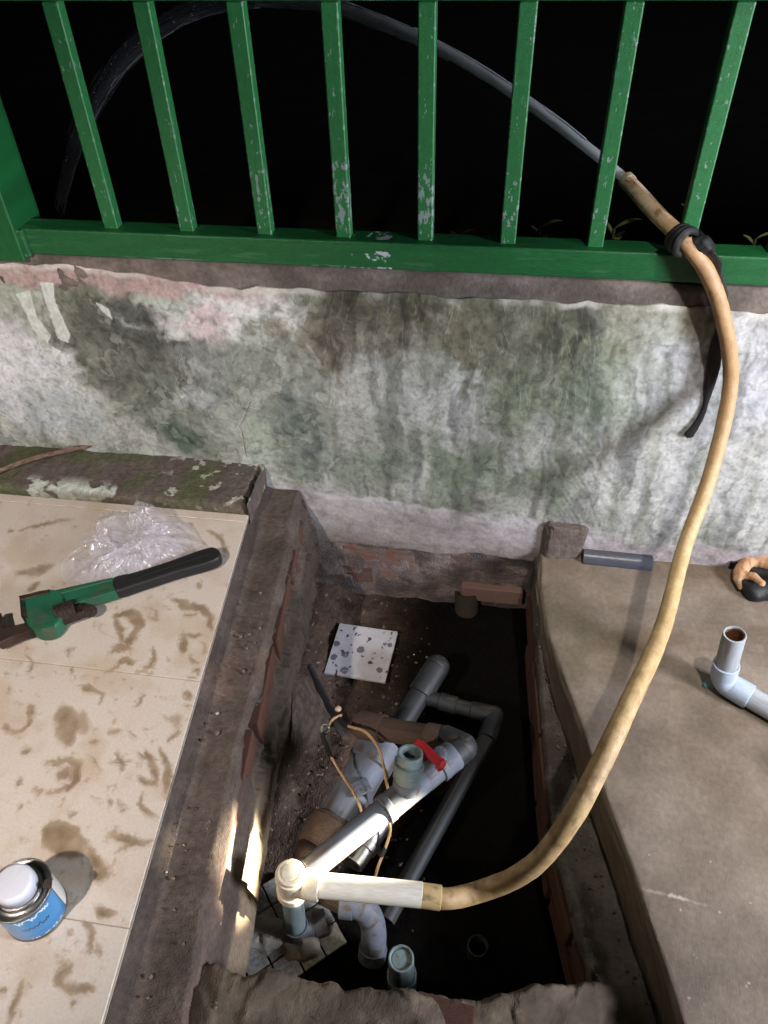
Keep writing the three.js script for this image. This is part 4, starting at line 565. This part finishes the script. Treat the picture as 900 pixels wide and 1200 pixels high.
// ------------------------------------------------------------------ things lying about
{ // pipe wrench, surveyed lying flat on the tiles
  const w = thing('pipe_wrench', 'green pipe wrench with black grip and rusty jaws lying on the tiles', 'wrench'), q = (px, py) => { const p = onY(px, py, .018); return new THREE.Vector2(p.x, -p.z); };
  const plate = (pts, y0, h, bev = .003, round = false) => { let o = pts.map(([a, b]) => q(a, b)); if (round) o = new THREE.CatmullRomCurve3(o.map((e) => V(e.x, e.y, 0)), true, 'centripetal').getPoints(60).slice(0, 60).map((e) => new THREE.Vector2(e.x, e.y)); const g = new THREE.ExtrudeGeometry(new THREE.Shape(o), { depth: h - 2 * bev, bevelEnabled: true, bevelSize: bev * .8, bevelOffset: -bev * .8, bevelThickness: bev, bevelSegments: 3 }); g.rotateX(-Math.PI / 2); g.translate(0, y0 + bev, 0); return g; };
  const paint = mat({ map: pvcTex([18, 80, 56], [28, 102, 72], 701, .95), roughness: .5, bumpMap: grain, bumpScale: .001 }), iron = new THREE.MeshStandardMaterial({ map: concreteTex([44, 34, 30], [78, 62, 54], 703, 2), metalness: .55, roughness: .5, bumpMap: grain, bumpScale: .002 });
  const grip = [[134, 681], [160, 674], [200, 661], [240, 647], [252, 645], [259, 650], [259, 657], [252, 662], [205, 676], [165, 689], [136, 697]];
  const gp = mesh('grip', [plate(grip, .004, .027, .008, true)], M.black, w); mesh('groove', plate([[150, 683], [244, 652], [246, 655], [151, 687]], .029, .003, .001), mat({ color: rgb(12, 12, 13), roughness: .7 }), gp);
  mesh('handle', [plate([[60, 697], [100, 688], [136, 680], [138, 698], [108, 707], [96, 712], [62, 712]], .006, .024, .004), plate([[66, 699], [134, 682], [134, 685], [66, 703]], .026, .006, .002), plate([[88, 709], [136, 694], [137, 698], [90, 713]], .026, .006, .002)], paint, w);
  mesh('housing', [plate([[30, 706], [66, 697], [78, 708], [76, 730], [66, 742], [52, 746], [40, 742], [34, 734]], .002, .034, .006, true), plate([[44, 742], [70, 736], [66, 743], [52, 746]], .03, .008, .002)], paint, w);
  mesh('heel_jaw', [plate([[26, 707], [34, 705], [37, 732], [28, 728]], .004, .032, .003), plate([[26, 706], [62, 698], [62, 702], [28, 711]], .026, .012, .002)], iron, w);
  mesh('hook_jaw', [plate([[-6, 724], [3, 722], [7, 740], [30, 734], [46, 731], [48, 740], [20, 750], [2, 758], [-6, 756]], .008, .022, .004)], iron, w);
  mesh('shank', plate([[44, 731], [104, 711], [110, 717], [100, 723], [50, 741]], .012, .02, .006), iron, w);
  for (let i = 0; i < 9; i++) { const p = onY(lerp(84, 102, i / 8), lerp(717, 713, i / 8), .022), t = new THREE.TorusGeometry(.0105, .0016, 6, 18), d = onY(104, 711, .02).sub(onY(50, 732, .02)).normalize(); t.applyQuaternion(new THREE.Quaternion().setFromUnitVectors(V(0, 0, 1), d)); t.translate(p.x, p.y, p.z); mesh('thread', t, iron, w.children[5]).position.set(0, 0, 0); }
  const a = onY(66, 722, .024), b = onY(84, 716, .024); mesh('adjusting_nut', along(jitter(new THREE.CylinderGeometry(.021, .021, .036, 20, 5).translate(0, .018, 0), .0012, 160), a, b), iron, w);
  const e = new THREE.SphereGeometry(.0125, 20, 14), ep = onY(104, 716, .022); e.scale(1.3, 1, 1); e.translate(ep.x, ep.y, ep.z); mesh('shank_end', e, iron, w);
}
{ // crumpled clear bag
  const film = new THREE.MeshPhysicalMaterial({ color: rgb(232, 230, 238), roughness: .24, transmission: .4, thickness: 0, transparent: true, opacity: .34, ior: 1.6, clearcoat: 1, clearcoatRoughness: .16 });
  const outline = [[68, 662], [78, 684], [98, 692], [130, 690], [170, 680], [206, 668], [240, 648], [226, 620], [202, 592], [176, 572], [156, 568], [138, 580], [114, 606], [92, 640]].map(([a, b]) => onY(a, b, a > 120 && b < 610 ? .06 : .012));
  const C = new THREE.CatmullRomCurve3(outline, true, 'centripetal'), mid = onY(160, 634, .04);
  const ridge = (x, s) => { const q = n3(x, s, .3); return 1 - Math.min(1, Math.abs(q) * 3.2); };
  const layer = (top, s, k) => grid(100, 400, (u, v) => {
    const e = C.getPointAt(v % 1), r = u ** .75, a = v * 6.2832, ca = Math.cos(a) * 2.2, sa = Math.sin(a) * 2.2, x = lerp(mid.x, e.x, r * k), z = lerp(mid.z, e.z, r * k), wob = .8 * n3(x * 14, s, z * 14);
    const fold = ridge(ca * 1.3 + wob + s, sa * 1.3 + s) * .013 * sstep(.05, .5, r) * (1.15 - r) + ridge(ca * 3.1 - wob, sa * 3.1 + 2 * s) * .007 * sstep(.1, .6, r) * (1.1 - r);
    const cr = .019 * ridge(x * 19 + z * 8 + wob, z * 17 + s) + .009 * ridge(x * 44 - z * 22, z * 40 + s * 3) , dome = top * Math.max(0, 1 - r * r) ** .75 * (.7 + .7 * n3(x * 8, s, z * 8));
    return V(x + .012 * n3(x * 26, s, z * 26) * r, .003 + Math.max(0, dome + fold + cr * (1.05 - r * .9)), z + .012 * n3(z * 26, s + 3, x * 26) * r);
  });
  const b = thing('plastic_bag', 'crumpled clear plastic bag lying on the tiles behind the wrench', 'bag');
  mesh('film', layer(.08, 1, 1), film, b); mesh('inner_fold', layer(.05, 9, .86), film, b); mesh('inner_fold', layer(.03, 4, .7), film, b);
}
{ // glue can
  const p = onY(44, 1067, 0), c = thing('glue_can', 'blue and white glue can with a white screw cap on the tiles', 'can'); c.position.copy(p).setY(.0005); c.rotation.y = -1.6;
  const cv = document.createElement('canvas'); cv.width = 1024; cv.height = 256; const g = cv.getContext('2d');
  g.fillStyle = '#1f86c4'; g.fillRect(0, 0, 1024, 256); g.fillStyle = '#1a78b6'; g.fillRect(0, 150, 1024, 106); g.fillStyle = '#d7d7d2'; g.fillRect(560, 0, 250, 256); g.fillStyle = '#5c5248'; g.fillRect(553, 0, 7, 256); g.fillRect(810, 0, 6, 256); g.fillStyle = '#2a2c30'; g.fillRect(0, 0, 1024, 10); g.fillRect(0, 246, 1024, 10);
  const scrib = (x, y, w, h, col, lw) => { g.strokeStyle = col; g.lineWidth = lw; g.beginPath(); for (let i = 0; i <= w / 7; i++) { const a = x + i * 7, b = y + rr(-h, h); i ? g.lineTo(a, b) : g.moveTo(a, b); } g.stroke(); };
  scrib(300, 90, 190, 7, '#dfeaf2', 6); scrib(310, 125, 150, 6, '#0f2f60', 5); scrib(290, 175, 220, 7, '#cfe2ee', 5); scrib(300, 205, 170, 5, '#bcd6e8', 4); scrib(600, 80, 60, 14, '#3c4048', 6); scrib(680, 120, 70, 12, '#8a5a48', 5); for (let i = 0; i < 6; i++) scrib(590, 150 + i * 14, 190, 3, '#8a8f96', 2); scrib(40, 80, 180, 8, '#dfeaf2', 6); scrib(60, 140, 150, 8, '#cfe2ee', 5); scrib(860, 90, 130, 14, '#e6f0f6', 8);
  const lt = new THREE.CanvasTexture(cv); lt.colorSpace = THREE.SRGBColorSpace; lt.wrapS = THREE.RepeatWrapping;
  mesh('label', lathe([[.0405, .006], [.0408, .0075], [.0408, .066], [.0405, .0675]], 64), new THREE.MeshPhysicalMaterial({ map: lt, roughness: .3, clearcoat: .5, clearcoatRoughness: .2 }), c);
  mesh('body', lathe([[.0001, 0], [.039, 0], [.0415, .002], [.0415, .0045], [.0402, .006], [.0402, .068], [.0418, .0705], [.0424, .073], [.0415, .075], [.0395, .0745], [.0385, .0705], [.03, .0695], [.0285, .075], [.0275, .0762], [.024, .0765], [.0001, .0765]], 64), M.steel, c);
  const ring = lathe([[.0245, .076], [.0252, .078], [.0252, .08], [.022, .081], [.0001, .081]], 48); mesh('collar', ring, M.steel, c);
  const capg = lathe([[.0001, .1], [.021, .0997], [.0248, .0975], [.0262, .093], [.0265, .079], [.0001, .079]], 48); mesh('cap', jitter(capg, .0004, 90), mat({ color: rgb(214, 218, 230), roughness: .5 }), c);
  const tab = mesh('tab', [box(.012, .004, .01, 0, 0, 0, .001), box(.004, .012, .008, .004, .004, 0, .001)], M.darkSteel, c); tab.position.set(-.012, .078, -.037); tab.rotation.y = .4;
}
{ // elbow fitting on the slab
  const blueGray = mat({ map: pvcTex([164, 178, 198], [180, 194, 212], 711, .08), roughness: .42 }), pale = mat({ map: pvcTex([150, 156, 164], [176, 182, 188], 713, .25), roughness: .5 });
  const f = thing('pipe_elbow', 'loose pale blue-grey pipe elbow with two short pipe ends lying on the slab', 'fitting'), k = onY(846, 798, -.148), top = onY(861, 743, -.012), out = onY(912, 836, -.15);
  const du = top.clone().sub(k).normalize(), dv = out.clone().sub(k).normalize(), P = (d, t) => k.clone().addScaledVector(d, t);
  mesh('fitting', [new THREE.TubeGeometry(new THREE.QuadraticBezierCurve3(P(du, .03), P(du, -.004), P(dv, .03)), 24, .0242, 28), pipe(P(du, .022), P(du, .052), .0244, .019), pipe(P(dv, .022), P(dv, .056), .0244, .019)], blueGray, f);
  mesh('pipe_end', pipe(P(du, .03), top, .0206, .0168), pale, f); mesh('bore', pipe(P(du, .032), top.clone().addScaledVector(du, -.004), .0169, .0162), mat({ color: rgb(120, 74, 40), roughness: .8 }), f);
  mesh('pipe_end', pipe(P(dv, .03), P(dv, .3), .0206, .0168), pale, f);
  tag(mesh('pebble', jitter(new THREE.SphereGeometry(.006, 12, 8).translate(...onY(827, 803, -.168).toArray()), .002, 90), mat({ color: rgb(66, 128, 124), roughness: .7 })), 'small teal chip on the slab beside the pipe elbow', 'chip');
}
{ // crumpled work glove: back and fingers of orange cloth, palm of black rubber
  const blob = (bones, size, o, res = 44) => { const mc = new MarchingCubes(res, M.black, false, false, 60000); mc.isolation = 0; const f = mc.field, n = res; for (let z = 0; z < n; z++) for (let y = 0; y < n; y++) for (let x = 0; x < n; x++) { const p = V((x / (n / 2) - 1) * size + o.x, (y / (n / 2) - 1) * size + o.y, (z / (n / 2) - 1) * size + o.z); let s = 0; for (const [a, b, ra, rb] of bones) { const ab = b.clone().sub(a), t = clamp(p.clone().sub(a).dot(ab) / ab.lengthSq()); s += Math.exp(-(p.distanceTo(a.clone().addScaledVector(ab, t)) - lerp(ra, rb, t)) * 260); } f[x + y * n + z * n * n] = Math.log(s + 1e-30) / 260 + .0018 * n3(p.x * 60, p.y * 60, p.z * 60); } mc.update();
    const cnt = mc.count, g = new THREE.BufferGeometry(); g.setAttribute('position', new THREE.BufferAttribute(mc.positionArray.slice(0, cnt * 3), 3)); g.setAttribute('normal', new THREE.BufferAttribute(mc.normalArray.slice(0, cnt * 3), 3)); g.setAttribute('uv', new THREE.BufferAttribute(new Float32Array(cnt * 2), 2)); const p = g.attributes.position, uv = g.attributes.uv; for (let i = 0; i < cnt; i++) { p.setXYZ(i, p.getX(i) * size + o.x, p.getY(i) * size + o.y, p.getZ(i) * size + o.z); uv.setXY(i, p.getX(i) * 8, p.getZ(i) * 8); } return g; };
  const q = (px, py, h) => onY(px, py, -.171 + h), o = q(892, 682, .03), gl = thing('work_glove', 'crumpled orange cloth work glove with a black rubber palm by the wall', 'glove');
  mesh('cloth', blob([[q(866, 672, .016), q(876, 660, .022), .012, .012], [q(864, 678, .014), q(867, 688, .012), .009, .006], [q(870, 674, .02), q(882, 676, .026), .011, .008], [q(882, 676, .028), q(893, 684, .034), .0075, .008], [q(878, 660, .02), q(892, 658, .024), .012, .014], [q(892, 658, .026), q(906, 664, .03), .014, .016], [q(870, 660, .012), q(866, 670, .012), .011, .01]], .1, o, 64), mat({ map: pvcTex([178, 134, 98], [204, 162, 124], 721, .4), roughness: .9, bumpMap: grain, bumpScale: .002 }), gl);
  mesh('palm', blob([[q(884, 694, .012), q(908, 690, .016), .02, .024], [q(872, 684, .012), q(884, 696, .012), .011, .014], [q(884, 670, .014), q(900, 676, .016), .012, .016]], .1, o, 64), M.black, gl);
  tag(mesh('hollow', jitter(new THREE.BoxGeometry(.026, .02, .014, 4, 4, 4).translate(...onY(862, 661, -.16).toArray()), .003, 60), M.black), 'small black rubber scrap against the wall beside the glove', 'scrap');
}
{ // grey pipe along the foot of the wall, the rusty rod on the ledge
  const t = thing('grey_pipe', 'short dark grey pipe lying against the foot of the wall', 'pipe'); mesh('pipe', pipe(onY(684, 655, -.152).setZ(-1.267).setY(-.166), onY(766, 660, -.152).setZ(-1.265).setY(-.167), .019), mat({ map: pvcTex([58, 61, 70], [84, 88, 98], 731, .5), roughness: .35 }), t);
  tag(mesh('rusty_rod', jitter(tube([onY(-60, 570, .037), onY(-6, 553, .038), onY(40, 537, .038), onY(84, 527, .038), onY(111, 521, .042)], .0055, 60, 10), .0016, 50), mat({ map: concreteTex([92, 66, 52], [156, 132, 118], 741, 3), roughness: .85, bumpMap: grain, bumpScale: .003 })), 'thin rusty rod lying across the mossy ledge', 'rod');
}
{ // chips of mortar on the pit edges: crumbs nobody would count
  const g = new THREE.IcosahedronGeometry(1, 0), N = 420, im = new THREE.InstancedMesh(g, mat({ roughness: .95 }), N), m4 = new THREE.Matrix4(), e = new THREE.Euler();
  for (let i = 0; i < N; i++) { let p, k = i % 4; if (k === 0 && i % 12) k = 3; if (k === 0) { const z = rr(-1.18, -.25); p = V(lerp(tileEdge(z) + .015, table(XI, z) - .012, rnd()), -.046, z); } else if (k === 1) { const x = rr(-.4, .2); p = V(x, rimTop(x) + .004, rr(-.28, -.1)); } else if (k === 2) { const z = rr(-1.1, -.3); p = V(lerp(table(XR, z) + .02, slabX(z) - .01, rnd()), lowY(z) + .004, z); } else { p = V(rr(-.33, -.05), -.398, rr(-1.2, -.5)); } const r = rr(.001, .0042); m4.compose(p, new THREE.Quaternion().setFromEuler(e.set(rnd() * 6, rnd() * 6, 0)), V(r, r * .7, r * rr(.7, 1.4))); im.setMatrixAt(i, m4); const c = rnd(); im.setColorAt(i, c > .97 ? rgb(176, 170, 162) : c > .3 ? rgb(110, 96, 84) : rgb(70, 58, 48)); }
  im.name = 'rubble'; im.castShadow = im.receiveShadow = true; im.userData = { kind: 'stuff', label: 'crumbs of mortar scattered along the pit edges', category: 'rubble' }; scene.add(im);
}
// weeds behind the fence
const leafMat = new THREE.MeshPhysicalMaterial({ color: rgb(104, 120, 60), roughness: .7, transmission: .25, thickness: 0, side: THREE.DoubleSide }), stemMat = mat({ color: rgb(74, 78, 44), roughness: .9 });
function weed(px, py, z, label, n = 7, k = 1) {
  const top = onZ(px, py, z), w = thing('weed', label, 'weed', 'weeds behind the fence'); w.position.set(top.x, -.25, top.z); const hgt = top.y + .25, lean = rr(-.02, .02);
  mesh('stem', tube([V(lean * 2, 0, 0), V(lean, hgt * .5, .005), V(0, hgt, 0)], .0028, 20, 6), stemMat, w);
  for (let i = 0; i < n; i++) { const a = i * 2.4, y = hgt - .012 * i, L = rr(.03, .05) * k, g = grid(8, 4, (u, v) => { const wd = L * .17 * Math.sin(Math.PI * Math.min(1, u * .95 + .05)) , x = u * L, yy = L * (.75 * u - .35 * u * u) ; return V(x, yy + Math.abs(v - .5) * wd * .6, (v - .5) * 2 * wd); }); g.rotateY(a); g.translate(lean * (hgt - y), y, 0); mesh('leaf', g, leafMat, w); }
}
weed(632, 268, -1.52, 'small green weed showing over the rail left of the hose, the leftmost', 8, .9);
weed(720, 268, -1.5, 'leafy green weed showing over the rail just below the hose mouth', 9, 1);
weed(886, 280, -1.55, 'dim weed showing over the rail at the right of the black tie', 6, .8);
weed(806, 238, -1.7, 'small weed leaf beside the rightmost whole bar', 3, .5);
weed(538, 276, -1.6, 'very dim weed low behind the middle bars', 5, .7);

// ------------------------------------------------------------------ the unseen lamps with made-up fixtures, behind and beside the viewer
function unseenGlobe(at, r, tint, power, size, label) {
  const t = thing('unseen_globe', label, 'lamp'); t.position.set(...at);
  const glow = new THREE.Color(tint).multiplyScalar(2.5); mesh('bulb', new THREE.SphereGeometry(r, 28, 20), new THREE.MeshStandardMaterial({ color: 0xffffff, emissive: glow, roughness: .4 }), t);
  mesh('socket', lathe([[.0001, r * .95 + .07], [.018, r * .95 + .07], [.022, r * .95], [.0001, r * .95]], 20).translate(0, 0, 0), M.black, t); mesh('cord', new THREE.CylinderGeometry(.003, .003, 3.2 - at[1] - r, 8).translate(0, (3.2 - at[1] + r) / 2 + .03, 0), M.black, t);
  const l = new THREE.PointLight(tint, power); l.shadow.radius = size; l.castShadow = true; t.add(l);
}
for (const l of LAMPS) unseenGlobe(l.at, Math.min(.24, .02 * l.size), l.tint, l.power, l.size, l.label);
function aimed(name, label, category, at, to, r, len, tint, power, cone, pen, size) {
  const t = thing(name, label, category), a = V(...at), d = V(...to).sub(a).normalize(), b = a.clone().addScaledVector(d, -len);
  mesh('housing', along(lathe([[.0001, 0], [r * .55, 0], [r * .6, len * .6], [r, len * .8], [r, len + .004], [r * .9, len + .004], [r * .85, len * .85], [.0001, len * .8]], 28), b, a), M.black, t);
  mesh('lens', rod(a.clone().addScaledVector(d, -.004), a.clone().addScaledVector(d, -.001), r * .82, 24), new THREE.MeshStandardMaterial({ color: 0xffffff, emissive: new THREE.Color(tint).multiplyScalar(3) }), t);
  const l = new THREE.SpotLight(tint, power, 0, cone, pen); l.position.copy(a).addScaledVector(d, .004); l.target.position.set(...to); l.shadow.radius = size; l.castShadow = true; t.add(l); scene.add(l.target); l.target.updateMatrixWorld(); return t;
}
{
  const t = aimed('unseen_spot', 'unseen lamp added high over the slab, its cone shaped to keep light off the pit', 'lamp', SPOT.at, SPOT.to, .05, .12, SPOT.tint, SPOT.power, SPOT.cone, .8, 1.6);
  const p = V(...SPOT.at), d = V(...SPOT.to).sub(p).normalize(); p.addScaledVector(d, -.12); mesh('cord', new THREE.CylinderGeometry(.003, .003, 3.2 - p.y, 8).translate(p.x, (3.2 + p.y) / 2, p.z), M.black, t);
  const t2 = aimed('unseen_spot', 'unseen lamp added over the tiled floor behind the viewer, its cone cut to spare the pit', 'lamp', TILE_SPOT.at, TILE_SPOT.to, .05, .12, TILE_SPOT.tint, TILE_SPOT.power, TILE_SPOT.cone, .7, 1.6);
  const p2 = V(...TILE_SPOT.at), d2 = V(...TILE_SPOT.to).sub(p2).normalize(); p2.addScaledVector(d2, -.12); mesh('cord', new THREE.CylinderGeometry(.003, .003, 3.2 - p2.y, 8).translate(p2.x, (3.2 + p2.y) / 2, p2.z), M.black, t2);
  aimed('torch', 'black torch lying on a thin brick beyond the right edge of the view', 'torch', TORCH.at, TORCH.to, .022, .13, TORCH.tint, TORCH.power, TORCH.cone, 1, .6);
  const td = V(...TORCH.to).sub(V(...TORCH.at)).normalize();
  { const b = mesh('loose_brick', jitter(new RoundedBoxGeometry(.19, .026, .09, 3, .004), .0012, 40), M.redBrick), c = V(...TORCH.at).addScaledVector(td, -.09); b.position.set(c.x + .03, -.156, c.z); b.rotation.y = .2; tag(b, 'thin red brick slab lying on the concrete under the torch', 'brick'); }
  tag(mesh('lamp_beam', box(5, .08, .06, 0, 3.24, .58, .006), M.darkSteel), 'dark steel beam added unseen behind the viewer to carry one lamp', 'beam');  // beams added only to hold the unseen lamps
  tag(mesh('lamp_beam', box(5, .08, .16, 0, 3.24, -.25, .006), M.darkSteel), 'dark steel beam added unseen high over the pit to carry two lamps', 'beam');
}
scene.traverse((o) => { if (o.isMesh) { o.castShadow = true; o.receiveShadow = true; } });
renderer.render(scene, camera);
